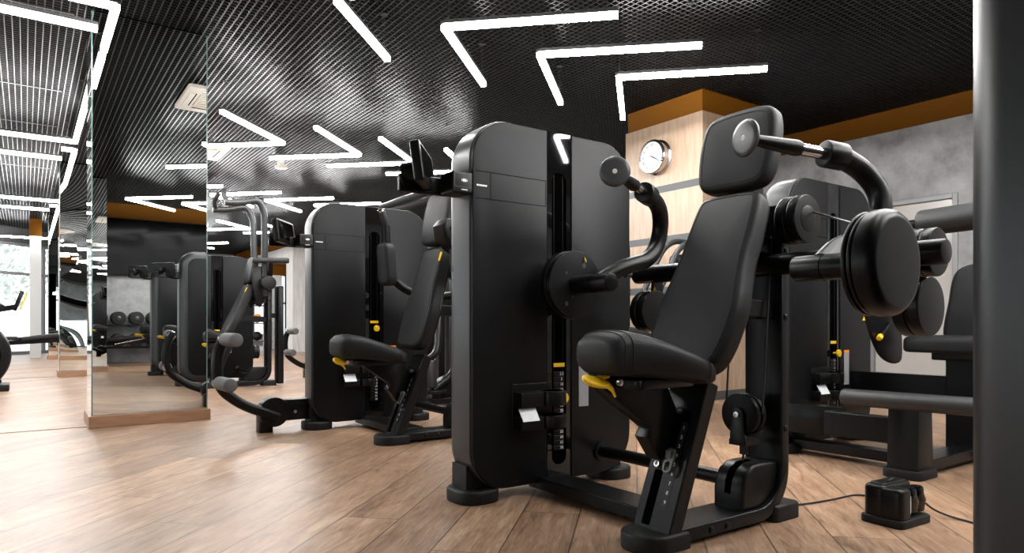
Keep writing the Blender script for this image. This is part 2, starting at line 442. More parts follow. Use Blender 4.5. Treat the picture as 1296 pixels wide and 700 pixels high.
facade('window_3', (XL, YB), (XL, XL+20.9), 7, 'glazed side wall on the left')
# concrete post with orange cap in front of the facade
c = struct('wall_post', box(B(), .08, .29, 18.55, 18.8, 0, 2.72), 'wallwhite', label='pale concrete post with an orange cap by the facade')
struct('orange_band', box(B(), .07, .30, 18.54, 18.81, 2.72, 3.55), 'orange', c)
tag(obj('window_seat', box(B(), -4.5, -.9, 15.9, 16.5, .0, .42), 'wallwhite', bevel=.01), 'low white seat block under the far left windows', 'bench')

# pavement and pale trees outside
struct('ground', box(B(), -60, 45, -20, 90, -.5, -.14), 'ground', label='pale paving outside the windows')
def tree(x, y, h, r, label):
    t = thing('street_tree', label, 'tree', (x, y, -.14), group='trees outside the windows')
    b = B(); tube(b, [(0,0,0), (.05,.02,h*.4), (0,.06,h*.75)], [.09, .07, .04], 10); obj('trunk', b, 'trunk', t)
    b = B(); rnd = random.Random(int(x*10+y))
    for i in range(900):
        a, e, q = rnd.uniform(0, 2*PI), rnd.uniform(-1, 1), rnd.random()**.4
        s = math.sqrt(1-e*e); c = V3((r*q*s*math.cos(a), r*q*s*math.sin(a), h*.66 + e*q*h*.34))
        u = V3((rnd.uniform(-1,1), rnd.uniform(-1,1), rnd.uniform(-1,1))).normalized(); w = u.orthogonal().normalized(); k = rnd.uniform(.07, .16)
        v = [bm_v for bm_v in (b.verts.new(c+u*k), b.verts.new(c+w*k*.6), b.verts.new(c-u*k), b.verts.new(c-w*k*.6))]
        b.faces.new(v)
    obj('foliage', b, 'leaf', t)
for x, y, h, r, lab in ((-1.3, 33.0, 4.4, 2.8, 'pale leafy tree right outside the far left window'), (-5.5, 29, 5.5, 2.4, 'pale tree outside, hidden left of the picture'), (2.0, 37, 7.5, 3.0, 'farthest pale tree outside the facade')):
    tree(x, y, h, r, lab)

# mirrored pillars ------------------------------------------------
def mirror_pillar(name, x0, x1, y0, y1, label, bow=0.0):
    p = struct(name, box(B(), x0+.03, x1-.03, y0+.03, y1-.03, .0, 3.55), 'matte', label=label)
    struct('plinth', box(B(), x0-.022, x1+.022, y0-.03, y1+.03, 0, .088), 'plinth', p, bevel=.003)
    def sheet(pa, pb, nrm, bw=0):                # mirror glass, 6 mm thick, optionally slightly bowed like an old sheet
        pa, pb, nrm = V3(pa), V3(pb), V3(nrm); b = B(); n = 24 if bw else 1; m = 24 if bw else 1; rs = []
        L = (pb-pa); zz0, zz1 = .092, 3.08
        for k, dep in ((0, .006), (1, 0)):
            grid = []
            for j in range(m+1):
                for i in range(n+1):
                    s, t = i/n, j/m; off = bw*4*(s*(1-s))*math.sin(PI*min(1, max(0, (t-.12)/.88)))
                    grid.append(b.verts.new(pa + L*s + Z*(zz0+(zz1-zz0)*t) + nrm*(dep - off)))
            rs.append(grid)
        W = n+1
        for j in range(m):
            for i in range(n):
                q = [j*W+i, j*W+i+1, (j+1)*W+i+1, (j+1)*W+i]
                b.faces.new([rs[0][k] for k in q])
                b.faces.new([rs[1][k] for k in q[::-1]])
        for j in range(m):
            for i0 in (0, n): b.faces.new((rs[0][j*W+i0], rs[0][(j+1)*W+i0], rs[1][(j+1)*W+i0], rs[1][j*W+i0]))
        o = struct('mirror_panel', b, 'mirror', p); return o
    sheet((x0, y0+.004, 0), (x1, y0+.004, 0), (0,-1,0), bow)
    sheet((x0, y1-.004, 0), (x1, y1-.004, 0), (0,1,0))
    sheet((x0+.004, y0+.002, 0), (x0+.004, y1-.002, 0), (-1,0,0))
    sheet((x1-.004, y0+.002, 0), (x1-.004, y1-.002, 0), (1,0,0))
    b = B()
    for xx in (x0, x1): box(b, xx-.004, xx+.004, y0-.004, y0+.004, .09, 3.08)
    struct('glass_edge', b, 'mirror_edge', p)
    return p
P1Y = 5.90
mirror_pillar('mirror_pillar_1', .40, 1.19, P1Y, 6.36, 'nearest mirror-clad pillar on an oak plinth')
mirror_pillar('mirror_pillar_2', .40, 1.19, 11.72, 12.18, 'second mirror-clad pillar behind the nearest one', bow=.012)
mirror_pillar('mirror_pillar_3', .40, 1.19, 17.5, 17.96, 'third mirror-clad pillar near the facade')
mirror_pillar('mirror_pillar_4', .27, 1.06, -1.32, -.86, 'mirror-clad pillar seen only in the reflection')
# thin strip on the floor joint beside the pillar
b = B(); box(b, -6, .372, 5.98, 5.995, 0, .004); box(b, -6, .372, 11.8, 11.815, 0, .004)
struct('trim_1', b, 'plinth', label='slim oak expansion strip in the floor')

# ================================================================== CEILING LIGHTS
LZ = 2.80
def light_bar_bm(p, q, part):
    p, q = V3(p), V3(q); b = B(); d = (q-p).normalized()
    if part == 'd': bar(b, p - Z*.012, q - Z*.012, .042, .034)
    else: bar(b, p - d*.004 + Z*.018, q + d*.004 + Z*.018, .046, .024)
    return b
def lamp(name, label, cat, segs, wires, group):
    o = V3((*segs[0][0], LZ)); t = thing(name, label, cat, o, 0, group)
    z = lambda p: V3((p[0]-o.x, p[1]-o.y, 0))
    for p, q in segs:
        h = obj('light_bar', light_bar_bm(z(p), z(q), 'h'), 'housing', t)
        obj('diffuser', light_bar_bm(z(p), z(q), 'd'), 'led', h)
    for p in wires:
        b = B(); tube(b, [z(p) + Z*.03, z(p) + Z*(CH-LZ-.001)], .0018, 6); w_ = obj('suspension_wire', b, 'cable', t); obj('ceiling_hook', lathe(B(), [(.028, CH-LZ-.004), (.028, CH-LZ-.0008)], z(p), Z, 12), 'plenum', w_)
    return t
def chevron(x, y, s, label, group, L=.83):       # corner at (x, y), both arms run towards s * X
    a, b = (x + s*L, y - .82), (x + s*L, y + .78)
    return lamp('chevron_lamp', label, 'ceiling lamp', [((x, y), a), ((x, y), b)],
                [(x + s*.08, y + (.07 if s else 0)), (a[0] - s*.05, a[1] + .05), (b[0] - s*.05, b[1] - .05)], group)
G = 'white chevron ceiling lamps'
for i, (x, lab) in enumerate(((2.32, 'chevron lamp above the big tower, leftmost of three nested chevrons'),
                              (3.14, 'middle lamp of the three nested chevrons at upper right'),
                              (3.96, 'chevron ceiling lamp whose short arm ends at the orange-capped wooden column'))):
    chevron(x, 4.05, 1, lab, G, (.83, .85, .82)[i])
lamp('chevron_lamp', 'slanting white lamp bar at the top edge, left of the nested chevrons', 'ceiling lamp',
     [((1.58, 4.10), (2.25, 4.79))], [(2.2, 4.74)], G)
for x, lab in ((2.35, 'right-pointing chevron lamp nearest the mirror pillar, largest in the left group'),
               (3.26, 'right-pointing chevron lamp second from the mirror pillar'),
               (3.98, 'right-pointing chevron lamp half hidden behind the console of the nearest machine'),
               (4.80, 'right-pointing chevron lamp mostly hidden by the nearest grey tower')):
    chevron(x, 7.71, -1, lab, G)
for x, lab in ((1.52, 'left-pointing chevron lamp hidden behind the mirror pillar edge'), (2.37, 'left-pointing chevron lamp beside the mirror edge, above the overhead handles'),
               (3.21, 'left-pointing chevron lamp above the console of the second machine'),
               (4.03, 'left-pointing chevron lamp just over the second tower')):
    chevron(x, 11.45, 1, lab, G)
for x, lab in ((2.2, 'distant right-pointing chevron lamp beside the mirror edge'), (3.05, 'distant right-pointing chevron lamp left of the overhead handles'), (3.9, 'distant right-pointing chevron lamp crossing the overhead handles'),
               (4.80, 'distant right-pointing chevron lamp touching the orange fascia')):
    chevron(x, 15.1, -1, lab, G)
for x, lab in ((2.4, 'farthest left-pointing chevron lamp beside the mirror edge'), (3.3, 'farthest left-pointing chevron lamp above the seat of the third machine')):
    chevron(x, 18.9, 1, lab, G)
for x, lab in ((1.33, 'left-pointing chevron lamp seen whole in the mirror over the television'), (2.16, 'left-pointing chevron lamp cut by the right edge of the mirror'), (3.0, 'chevron lamp behind the viewer, third along'), (3.83, 'chevron lamp behind the viewer, fourth along')):
    chevron(x, -.81, 1, lab, G)
lamp('chevron_lamp', 'lone white lamp bar seen in the mirror near the ceiling vent', 'ceiling lamp', [((2.34, 2.86), (1.49, 2.03)), ((2.34, 2.86), (1.63, 3.55))], [(1.54, 2.08), (1.68, 3.5)], G)
for x in (3.2, 4.05, 4.9):  # unseen lamps above the frame, added to brighten the foreground floor
    chevron(x, 1.2, -1, 'unseen right-pointing chevron lamp added overhead, outside the picture, to brighten the foreground', G)
for x in (4.66, 5.5):  # row carried on out of view, added for more light at the right
    chevron(x, -.81, 1, 'unseen chevron lamp added overhead behind the viewer to brighten the right', G)
G = 'long straight lamps of the left zone'
GX = -2.4
def zone(lab, segs): lamp('linear_lamp', lab, 'ceiling lamp', segs, [(s[0][0]*.5+s[1][0]*.5, s[0][1]*.5+s[1][1]*.5) for s in segs], G)
zone('bright angled lamp bar at the top, ending on the nearest mirror pillar', [((.47, 5.84), (.47, 5.0)), ((.47, 5.0), (GX, 5.0))])
zone('topmost long lamp bar at the upper left corner', [((GX, 5.45), (.40, 5.45))])
zone('L-shaped lamp with a bar running away beside the mirror pillar', [((.45, 6.42), (.45, 9.0)), ((.45, 9.0), (GX, 9.0))])
zone('straight lamp bar just behind the L-shaped lamp', [((GX, 10.0), (.36, 10.0))])
zone('long lamp running away above the second mirror pillar', [((.34, 9.44), (.47, 9.44)), ((.47, 9.44), (.47, 11.66))])
zone('L-shaped lamp between the second and third mirror pillars', [((.46, 12.3), (.46, 13.55)), ((.46, 13.55), (GX, 13.55))])
zone('straight lamp bar near the facade, second farthest', [((-2.4, 14.67), (.34, 14.67))])
zone('lamp running away to the third mirror pillar', [((.34, 14.1), (.47, 14.1)), ((.47, 14.1), (.47, 17.4))])
zone('farthest lamp bar crossing above the far window', [((-.9, 19.7), (.45, 19.7)), ((.45, 19.7), (.45, 18.1))])

# ceiling cassette vents and a smoke detector
def vent(x, y, label):
    t = thing('ceiling_vent', label, 'air vent', (x, y, CH), 0, 'ceiling cassette vents'); t.scale = (.66, .88, 1)
    b = B(); plate_hole(b, rrect(-.47, .47, -.47, .47, .05), rrect(-.26, .26, -.26, .26, .02), (0,0,0), X, Y, -.035, .0)
    obj('frame', b, 'acwhite', t, bevel=.008)
    b = B(); box(b, -.25, .25, -.25, .25, -.03, -.02)
    for i in range(7): box(b, -.24, .24, -.21+i*.07-.012, -.21+i*.07+.012, -.04, -.028)
    obj('grille', b, 'acwhite', t)
    for k in range(4):
        a = k*PI/2; q = B(); bar(q, (-.25, .36, -.036), (.25, .36, -.036), .075, .006); bmesh.ops.rotate(q, verts=q.verts, cent=(0,0,0), matrix=Matrix.Rotation(a, 3, 'Z'))
        fl = obj('louvre', q, 'acwhite', t)
        q = B(); bar(q, (-.25, .312, -.0365), (.25, .312, -.0365), .014, .004); bmesh.ops.rotate(q, verts=q.verts, cent=(0,0,0), matrix=Matrix.Rotation(a, 3, 'Z')); obj('gap', q, 'matte', fl)
vent(1.60, 4.20, 'cream square ceiling vent seen in the mirror, high up')
vent(1.90, 9.87, 'cream square ceiling vent poking out beside the mirror edge')
def detector(x, y):
    t = thing('smoke_detector', 'small white smoke detector hanging under the black grid behind the chevron lamps', 'smoke detector', (x, y, 2.98))
    b = B(); lathe(b, [(.05, .12), (.055, .10), (.055, .05), (.03, .03)], (0,0,0), Z, 24); obj('body', b, 'wallwhite', t)
    b = B(); lathe(b, [(.03, .03), (.085, .02), (.09, .0), (.075, -.015)], (0,0,0), Z, 24); obj('dome', b, 'acwhite', t)
detector(2.95, 9.77)

# ================================================================== WALL CLOCK on the column
def clock():
    t = thing('wall_clock', 'round chrome wall clock with roman numerals on the wooden column', 'clock', (CX0, 4.975, 2.52))
    N_ = V3((-1,0,0)); U_ = V3((0,-1,0)); R = .165
    b = B(); lathe(b, [(R+.012, 0), (R+.02, .006), (R+.02, .016), (R+.002, .024), (R+.001, .088), (R+.012, .094), (R+.014, .104), (R+.004, .116), (R-.012, .118), (R-.014, .10)], (0,0,0), N_, 64)
    obj('case', b, 'chrome', t)
    b = B(); lathe(b, [(R-.008, .101), (R-.008, .106)], (0,0,0), N_, 48); f = obj('dial', b, 'clockface', t)
    b = B()
    for i, s in enumerate(('XII','I','II','III','IV','V','VI','VII','VIII','IX','X','XI')):
        a = PI/2 - i*PI/6; r = .122; u = U_*math.cos(a) + Z*math.sin(a)
        text(b, s, .042, N_*.1066 + u*r, U_*math.sin(a) - Z*math.cos(a), u)
    obj('numerals', b, mat('clock_print', (.02, .02, .02), .5), f)
    for nm, a, L, w in (('hour_hand', -28, .07, .010), ('minute_hand', -30, .115, .006)):
        a = math.radians(a); u = U_*math.cos(a) + Z*math.sin(a); v = U_*-math.sin(a) + Z*math.cos(a)
        b = B(); bar(b, N_*.1085 - u*.02, N_*.1085 + u*L, w, .002, up=tuple(N_)); obj(nm, b, 'matte', t)
    b = B(); lathe(b, [(.007, .106), (.007, .112)], (0,0,0), N_, 16); obj('hub', b, 'chrome', t)
clock()

# ================================================================== MACHINE MODULES (built in the coordinates of the nearest machine)
O1 = V3((1.54, 2.45, 0.0)); ORG = O1
NY = V3((0,-1,0))
def P(name, fn, m, parent, key, bevel=0, ang=40, segs=2): return obj(name, fn, m, parent, bevel, ang, 'k_'+key, None, segs)

def tower(root, screen=True, holder=True, pin=.43, lab=.572):
    TX0, TX1, TZ0, TZ1, R = 1.537, 2.480, .045, 1.662, .19
    def shell():
        b = B(); pillow(b, rrect(TX0, TX1, TZ0, TZ1, R, 12), (0, 2.672, 0), X, Z, 0, .205, .006, .075, 6); return b   # X x Z = -Y
    sh = P('weight_tower', shell, 'shell', root, 'shell', ang=30)
    e = .006; gx0, gx1 = 1.946, 2.088
    def pl(l):
        def f():
            o = rrect(TX0+e, gx0, TZ0+e, TZ1-e, [R-e, .001, .001, R-e], 12) if l else rrect(gx1, TX1-e, TZ0+e, TZ1-e, [.001, R-e, R-e, .001], 12)
            b = B(); pillow(b, o, (0, 2.469, 0), X, Z, 0, .019, .005, .001, 3); return b
        return f
    P('front_panel', pl(1), 'panel', sh, 'panelL', ang=30); P('front_panel', pl(0), 'panel', sh, 'panelR', ang=30)
    def strip():
        b = B(); plate_hole(b, rrect(gx0, gx1, TZ0+.01, TZ1-e, .003, 8), rrect(1.975, 2.062, .12, 1.47, .04, 8), (0, 2.468, 0), X, Z, 0, .013); return b
    P('guide_strip', strip, 'gloss', sh, 'strip', ang=30)
    P('stack_recess', lambda: box(B(), 1.974, 2.063, 2.462, 2.4665, .12, 1.47), 'matte', sh, 'recess')
    for x in (1.992, 2.045): P('guide_rod', lambda: tube(B(), [(x, 2.4625, .5), (x, 2.4625, 1.46)], .003, 8), 'steel', sh, 'rods%.3f' % x)
    def stack():
        b = B()
        for i in range(15): z = .185 + i*.0245; box(b, 1.986, 2.05, 2.455, 2.463, z, z+.021)
        return b
    st = P('weight_stack', stack, 'steel', sh, 'stack', bevel=.0015)
    def nums():
        b = B(); n = ['2.5','5','10','15','20','25','30','35','40','45','50','55','60','65','70']
        for i, s in enumerate(n): text(b, s, .019, (2.034, 2.4545, .196+.0245*(14-i)), X, Z)
        return b
    P('weight_numbers', nums, 'white', st, 'nums')
    P('selector_label', lambda: box(B(), 1.985, 2.05, 2.453, 2.4545, lab, lab+.018), 'yellow', sh, 'sellab%.3f' % lab)
    def pinf():
        b = B(); puck(b, (2.022, 2.428, pin), NY, .024, .014, .005, 24); tube(b, [(2.022, 2.456, pin), (2.022, 2.428, pin)], .006, 10); return b
    P('selector_pin', pinf, 'yellow', sh, 'pin%.2f' % pin)
    tg = P('warning_label', lambda: box(B(), 2.135, 2.195, 2.4482, 2.4498, .38, .60), 'greytag', sh, 'wlab')
    P('label_stripe', lambda: box(B(), 2.135, 2.195, 2.4476, 2.4492, .585, .602), 'orange_tag', tg, 'wlab2')
    def groove():
        b = B(); y0, y1 = 2.4492, 2.451; w = .0022; x0, x1, z0, z1 = 1.556, 1.936, 1.307, 1.425
        for a in ((x0, x1, z0, z0+w), (x0, x1, z1-w, z1), (x1-w, x1, z0, z1), (1.632, 1.632+w, z0, z1)): box(b, a[0], a[1], y0, y1, a[2], a[3])
        return b
    P('panel_groove', groove, 'matte', sh, 'groove')
    def dash():
        b = B(); x = 1.562
        for k in range(7):
            w = (.009, .006, .008, .005, .008, .007, .010)[k]; box(b, x, x+w-.0015, 2.4485, 2.4495, 1.36, 1.367); x += w
        return b
    P('maker_mark', dash, 'white', sh, 'dash')
    P('back_panel', lambda: pillow(B(), [(-a_, b_) for a_, b_ in rrect(TX0+.085, TX1-.085, TZ0+.085, TZ1-.085, .11, 10)], (0, 2.671, 0), X*-1, Z, 0, .006, .003, 0, 2), 'panel', sh, 'backp', ang=30)
    # feet
    for x0, x1, k in ((1.50, 1.705, 'a'), (2.315, 2.515, 'b')):
        def ft():
            b = B(); pillow(b, rrect(x0, x1, 2.435, 2.66, .085, 8), (0,0,0), X, Y, 0, .058, .012, .004, 3)
            box(b, (x0+x1)/2-.062, (x0+x1)/2+.045, 2.50, 2.62, .05, .16); return b
        P('foot', ft, 'rubber', root, 'tfoot'+k, bevel=.003)
    if holder:
        def hp(): return box(B(), 1.745, 1.965, 2.444, 2.451, .300, .505)
        h = P('holder_rack', hp, 'plastic', root, 'holder', bevel=.002)
        def cup(z0, z1):
            def f():
                b = B(); out = [(1.752, 2.445), (1.752, 2.385), (1.875, 2.385)] + [(1.945 + .062*math.cos(a), 2.405 - .052*math.sin(a)) for a in [PI*(1-k/14) for k in range(15)]] + [(2.007, 2.445)]
                pillow(b, out, (0,0,0), X, Y, z0, z1, .003, .003, 2); return b
            return f
        for z0, z1, k in ((.405, .470, 'u'), (.305, .362, 'l')):
            c = P('cup_shelf', cup(z0, z1), 'plastic', h, 'cup'+k, ang=50)
            P('cup_well', lambda: lathe(B(), [(.05, z1+.0004), (.05, z1+.001)], (1.945, 2.415, 0), Z, 24), 'matte', c, 'well'+k)
        def card():
            b = B(); q = [V3(p) for p in ((1.757, 2.380, .345), (1.847, 2.380, .345), (1.842, 2.408, .398), (1.752, 2.408, .398))]
            n = (q[1]-q[0]).cross(q[3]-q[0]).normalized()*.0015
            rings(b, [[p-n for p in q], [p+n+n for p in q]]); return b
        P('instruction_card', card, 'card', h, 'card')
    if screen:
        def arm():
            b = B(); bar(b, (1.575, 2.585, 1.365), (1.27, 2.60, 1.365), .028, .075, up=(0,0,1)); return b
        a = P('console_arm', arm, 'plastic', root, 'carm', bevel=.006)
        def bx(): b = B(); pillow(b, rrect(1.447, 1.562, 1.322, 1.413, .010, 3), (0, 2.56, 0), X, Z, 0, .105, .006, .006, 3); return b
        q = P('card_reader', bx, 'plastic', a, 'cbox', ang=30)
        def fr():
            b = B(); w = .0016; x0, x1, z0, z1 = 1.456, 1.553, 1.347, 1.405
            for s in ((x0, x1, z0, z0+w), (x0, x1, z1-w, z1), (x0, x0+w, z0, z1), (x1-w, x1, z0, z1)): box(b, s[0], s[1], 2.4542, 2.4552, s[2], s[3])
            return b
        P('reader_outline', fr, 'disc', q, 'cfr')
        def lg():
            b = B(); c = V3((1.5045, 2.4548, 1.376))
            for dx, hh in ((-.012, .008), (-.006, .013), (.006, .013), (.012, .008)): box(b, c.x+dx-.0018, c.x+dx+.0018, c.y-.0006, c.y+.0004, c.z-hh/2, c.z+hh/2)
            pillow(b, [(0, -.008), (.005, 0), (0, .008), (-.005, 0)], c, X, Z, -.0004, .0006, 0, 0, 1)
            box(b, 1.49, 1.519, 2.4542, 2.4552, 1.335, 1.3385); return b
        P('logo', lg, 'white', q, 'clogo')
        # tilting monitor facing the seat
        ctr = V3((1.375, 2.555, 1.418)); rz = Matrix.Rotation(math.radians(52), 3, 'Z') @ Matrix.Rotation(math.radians(-8), 3, 'X')
        U_, V_ = rz @ X, rz @ Z
        def mon(): b = B(); pillow(b, rrect(-.165, .165, -.075, .092, .014, 4), ctr, U_, V_, -.03, .012, .006, .012, 3); return b
        s = P('console', mon, 'plastic', root, 'mon', ang=30)
        P('display', lambda: pillow(B(), rrect(-.135, .135, -.048, .078, .004, 2), ctr, U_, V_, .0122, .0135, 0, 0, 1), 'screen', s, 'disp')
        def boss():
            b = B(); nn = U_.cross(V_); puck(b, ctr - nn*.10, nn, .046, .075, .006, 24); bar(b, ctr - nn*.06 - V_*.02, V3((1.28, 2.60, 1.365)), .05, .06); return b
        P('swivel_mount', boss, 'plastic', s, 'boss')
    return sh

def seam(path, r=.0016): return tube(B(), path, r, 6)

def seat_unit(root, key, back_=True, hs=1.0, bt=(2.205, 1.275), bb=(1.895, .615), sf=1.515, wide=0.0, dz=0.0, hd=0.0, yc=1.65, yellow_tab=False):
    """inclined post, rails, upright, padded seat, backrest and headrest"""
    Y0, Y1 = yc-.085, yc+.085
    k = 'su_'+key
    # inclined seat post with slot
    pd = V3((.190, 0, .472)).normalized(); pn = V3((-pd.z, 0, pd.x))          # along, outward (towards the user)
    pb = V3((1.763, yc, .053)); L = .56
    def post():
        b = B(); ring = lambda s: [pb + pd*s + Y*a + pn*c for a, c in ((.085, 0), (-.085, 0), (-.085, -.062), (.085, -.062))]
        rings(b, [ring(-.04), ring(L)]); return b
    po = P('seat_post', post, 'steel', root, k+'post', bevel=.006)
    def onface(a, s, h=0): return pb + pd*s + Y*a + pn*h
    Uf, Vf = NY, pd                                                             # U x V = pn direction
    def slot(): return pillow(B(), rrect(-.048, -.010, .018, .215, .006, 3), pb, Uf, Vf, -.002, .0008, 0, 0, 1)
    P('slot', lambda: pillow(B(), rrect(-.022, .050, .29, .44, .006, 3), pb, Uf, Vf, -.002, .0008, 0, 0, 1), 'matte', po, k+'slot2')
    P('slot', slot, 'matte', po, k+'slot')
    P('number_strip', lambda: pillow(B(), rrect(.018, .046, .085, .400, .0135, 5), pb, Uf, Vf, -.002, .0010, 0, 0, 1), 'rubber', po, k+'strip')
    for i in range(9): P('position_number', lambda: text(B(), str(i+1), .019, onface(-.032, .376-.0335*i, .0016), Uf, Vf), 'white', po, k+'digs%d' % i)
    for n_, (a, s) in enumerate(((.034, .252), (-.006, .455))):
        P('bolt', lambda: lathe(B(), [(.012, 0), (.012, .018), (.007, .018), (.006, .010)], onface(a, s-.02, 0), pn, 20), 'bolt', po, k+'bolts%d' % n_)
    def ffoot():
        b = B(); o = [(1.86, Y0-.012), (1.86, Y1+.012), (1.755, Y1+.012)] + [(1.755 - .092*math.sin(a), yc + .097*math.cos(a)) for a in [PI*i/14 for i in range(1, 14)]] + [(1.755, Y0-.012)]
        pillow(b, o, (0,0,0), X, Y, 0, .060, .012, .004, 3); return b
    P('foot', ffoot, 'rubber', root, k+'ffoot')
    # floor rail bending up into the upright
    def frame():
        t = .050; ri = .135; x1 = 2.415; zt = .067; inner = [(1.80, zt), (x1-ri, zt)] + [(x1-ri+ri*math.sin(a), zt+ri-ri*math.cos(a)) for a in [PI/2*i/10 for i in range(1, 11)]] + [(x1, 1.24)]
        ro = ri+t; outer = [(1.80, zt-t), (x1-ri, zt-t)] + [(x1-ri+ro*math.sin(a), zt+ri-ro*math.cos(a)) for a in [PI/2*i/10 for i in range(1, 11)]] + [(x1+t, 1.24)]
        b = B(); pillow(b, inner + outer[::-1], (0, Y1, 0), X, Z, 0, Y1-Y0, .007, .007, 3); return b
    fr = P('frame_rail', frame, 'steel', root, k+'frame', ang=35)
    for n_, (x, z) in enumerate(((1.985, .040), (2.075, .040), (2.44, .36), (2.44, .80), (2.44, 1.06))):
        P('rivet', lambda: lathe(B(), [(.013, 0), (.012, .004), (.007, .007), (.001, .008)], (x, Y0, z), NY, 16), 'plastic', fr, k+'rivet%d' % n_)
    def rfoot(): b = B(); pillow(b, rrect(2.36, 2.525, Y0-.012, Y1+.012, .02, 3), (0,0,0), X, Y, 0, .066, .012, .003, 3); return b
    P('foot', rfoot, 'rubber', root, k+'rfoot')
    # beam and tube to the tower
    P('floor_beam', lambda: box(B(), 1.89, 2.05, Y1-.01, 2.52, .022, .075), 'steel', root, k+'beam', bevel=.005)
    P('tie_tube', lambda: tube(B(), [(2.28, Y1-.04, .155), (2.28, 2.5, .155)], .029, 18), 'steel', root, k+'tie')
    P('tie_collar', lambda: lathe(B(), [(.05, 0), (.048, .012), (.03, .016)], (2.28, 2.45, .155), NY, 24), 'plastic', root, k+'tiec')
    # seat carrier
    def sup():
        o = [(1.53, .592), (1.565, .548), (1.775, .407), (1.757, .377), (1.82, .292), (1.862, .300), (1.905, .40), (1.925, .435), (1.865, .545), (1.85, .590)]
        b = B(); pillow(b, o, (0, yc+.068, dz*.6), X, Z, 0, .062, .004, .004, 2); return b
    su = P('seat_carrier', sup, 'steel', root, k+'sup')
    def clip():
        b = B(); plate_hole(b, rrect(.005, .045, .205, .295, .018, 5), rrect(.014, .036, .214, .245, .01, 5), pb, Uf, Vf, .020, .03); box(b, 1.83, 1.86, yc-.035, yc-.01, .30, .33); return b
    P('latch_clip', clip, 'disc', su, k+'clip', bevel=.002)
    # seat cushion: lofted along X, narrow rolled nose, wider rear
    def seat():
        b = B(); rs = []; w = wide
        prof = [  # x, half width, top, bottom
            (sf-.012, .070, .700, .665), (sf-.002, .098+w*.6, .722, .622), (sf+.022, .108+w*.8, .738, .604), (sf+.07, .120+w, .745, .600), (sf+.13, .138+w, .735, .594),
            (sf+.20, .158+w, .715, .586), (sf+.27, .175+w, .690, .578), (sf+.33, .182+w, .668, .570), (sf+.37, .180+w, .652, .563), (sf+.395, .165+w, .640, .562), (sf+.405, .13+w, .622, .572)]
        n = 28
        for x, hw, zt, zb in prof:
            c, hz = (zt+zb)/2, (zt-zb)/2; r = []
            for i in range(n):
                a = 2*PI*i/n; cx, sx = math.cos(a), math.sin(a); p = .52
                yy = hw*math.copysign(abs(cx)**p, cx); zz = hz*math.copysign(abs(sx)**p, sx)
                if sx > 0: zz += .008*(1-(yy/hw)**2)
                r.append((x, yc+yy, c+zz+dz))
            rs.append(r)
        rings(b, rs); return b
    se = P('seat', seat, 'leather', root, k+'seat', ang=80)
    w = wide
    for n_, (x, hw, zt, zb) in enumerate(((sf+.024, .109+w*.8, .739, .604), (sf+.052, .116+w, .7435, .601), (sf+.345, .183+w, .664, .568))):
        def seatseam():
            c, hz = (zt+zb)/2, (zt-zb)/2; pts = []
            for i in range(25):
                a = -.35 + (PI+.7)*i/24; cx, sx = math.cos(a), math.sin(a); p = .52
                yy = hw*math.copysign(abs(cx)**p, cx); zz = hz*math.copysign(abs(sx)**p, sx)
                if sx > 0: zz += .008*(1-(yy/hw)**2)
                pts.append((x, yc+yy*1.004, c+zz*1.006+dz))
            return tube(B(), pts, .0014, 6)
        P('stitching', seatseam, 'thread', se, k+'seatseam%d' % n_)
    P('seat_pan', lambda: pillow(B(), rrect(sf+.09, sf+.38, yc-.10, yc+.10, .03, 4), (0,0,dz), X, Y, .556, .59, .004, .01, 2), 'plastic', se, k+'pan')
    def lever():
        b = B(); o = smooth([(-.046, 0), (-.034, .023), (0, .028), (.04, .02), (.062, .006), (.062, -.008), (.036, -.023), (0, -.027), (-.034, -.021)], 4)
        pillow(b, o, (sf-.038+wide*4.5, yc-.03, .588+dz), V3((.97, 0, -.16)), V3((0, .84, .54)), -.008, .008, .006, .006, 3)
        tube(b, [(sf-.01, yc-.03, .583+dz), (sf+.03, yc-.035, .568+dz), (sf+.045, yc-.04, .535+dz)], [.011, .009, .004], 8, fr=.02)
        tube(b, [(sf-.01, yc+.01, .59+dz), (sf+.06, yc+.01, .60+dz)], .009, 8); return b
    lv = P('adjustment_lever', lever, 'yellow', se, k+'lever', ang=60)
    P('lever_pin', lambda: lathe(B(), [(.011, 0), (.011, .012), (.006, .014)], (sf+.05, yc-.05, .583+dz), NY, 16), 'bolt', lv, k+'lpin')
    if not back_: return fr, None
    # backrest
    a, c = V3((bt[0], yc, bt[1])), V3((bb[0], yc, bb[1])); vv = (a-c).normalized(); Lb = (a-c).length; s = Lb/.73
    outl = [(0, -.005), (.10, 0), (.155, .03), (.178, .10), (.187, .20), (.186, .26), (.168, .36), (.157, .45), (.153, .56), (.147, .65), (.135, .705), (.10, .728), (0, .733)]
    full = [(u, v*s) for u, v in outl] + [(-u, v*s) for u, v in outl[1:-1][::-1]]
    sm = smooth(full, 4)
    nb = NY.cross(vv)
    def back(): b = B(); pillow(b, sm, c, NY, vv, -.075, .004, .026, .012, 5, dome=.006); return b
    if nb.x > 0: raise RuntimeError('backrest normal')
    ba = P('backrest', back, 'leather', root, k+'back', ang=60)
    def backseam():
        b = B(); P3 = [V3((u, v, 0)) for u, v in sm]; n = len(P3); pts = []
        for i in range(n):
            t = (P3[(i+1) % n]-P3[i-1]).normalized(); nn = V3((t.y, -t.x, 0)); q = P3[i]-nn*.024; pts.append(c + NY*q.x + vv*q.y + nb*.0042)
        tube(b, pts + [pts[0]], .0014, 6); return b
    P('stitching', backseam, 'thread', ba, k+'backseam')
    def backplate(): b = B(); q = [(u*.93, .02+v*.97) for u, v in sm]; pillow(b, q, c, NY, vv, -.092, -.074, .002, .006, 2); return b
    P('back_shell', backplate, 'plastic', ba, k+'bshell', ang=50)
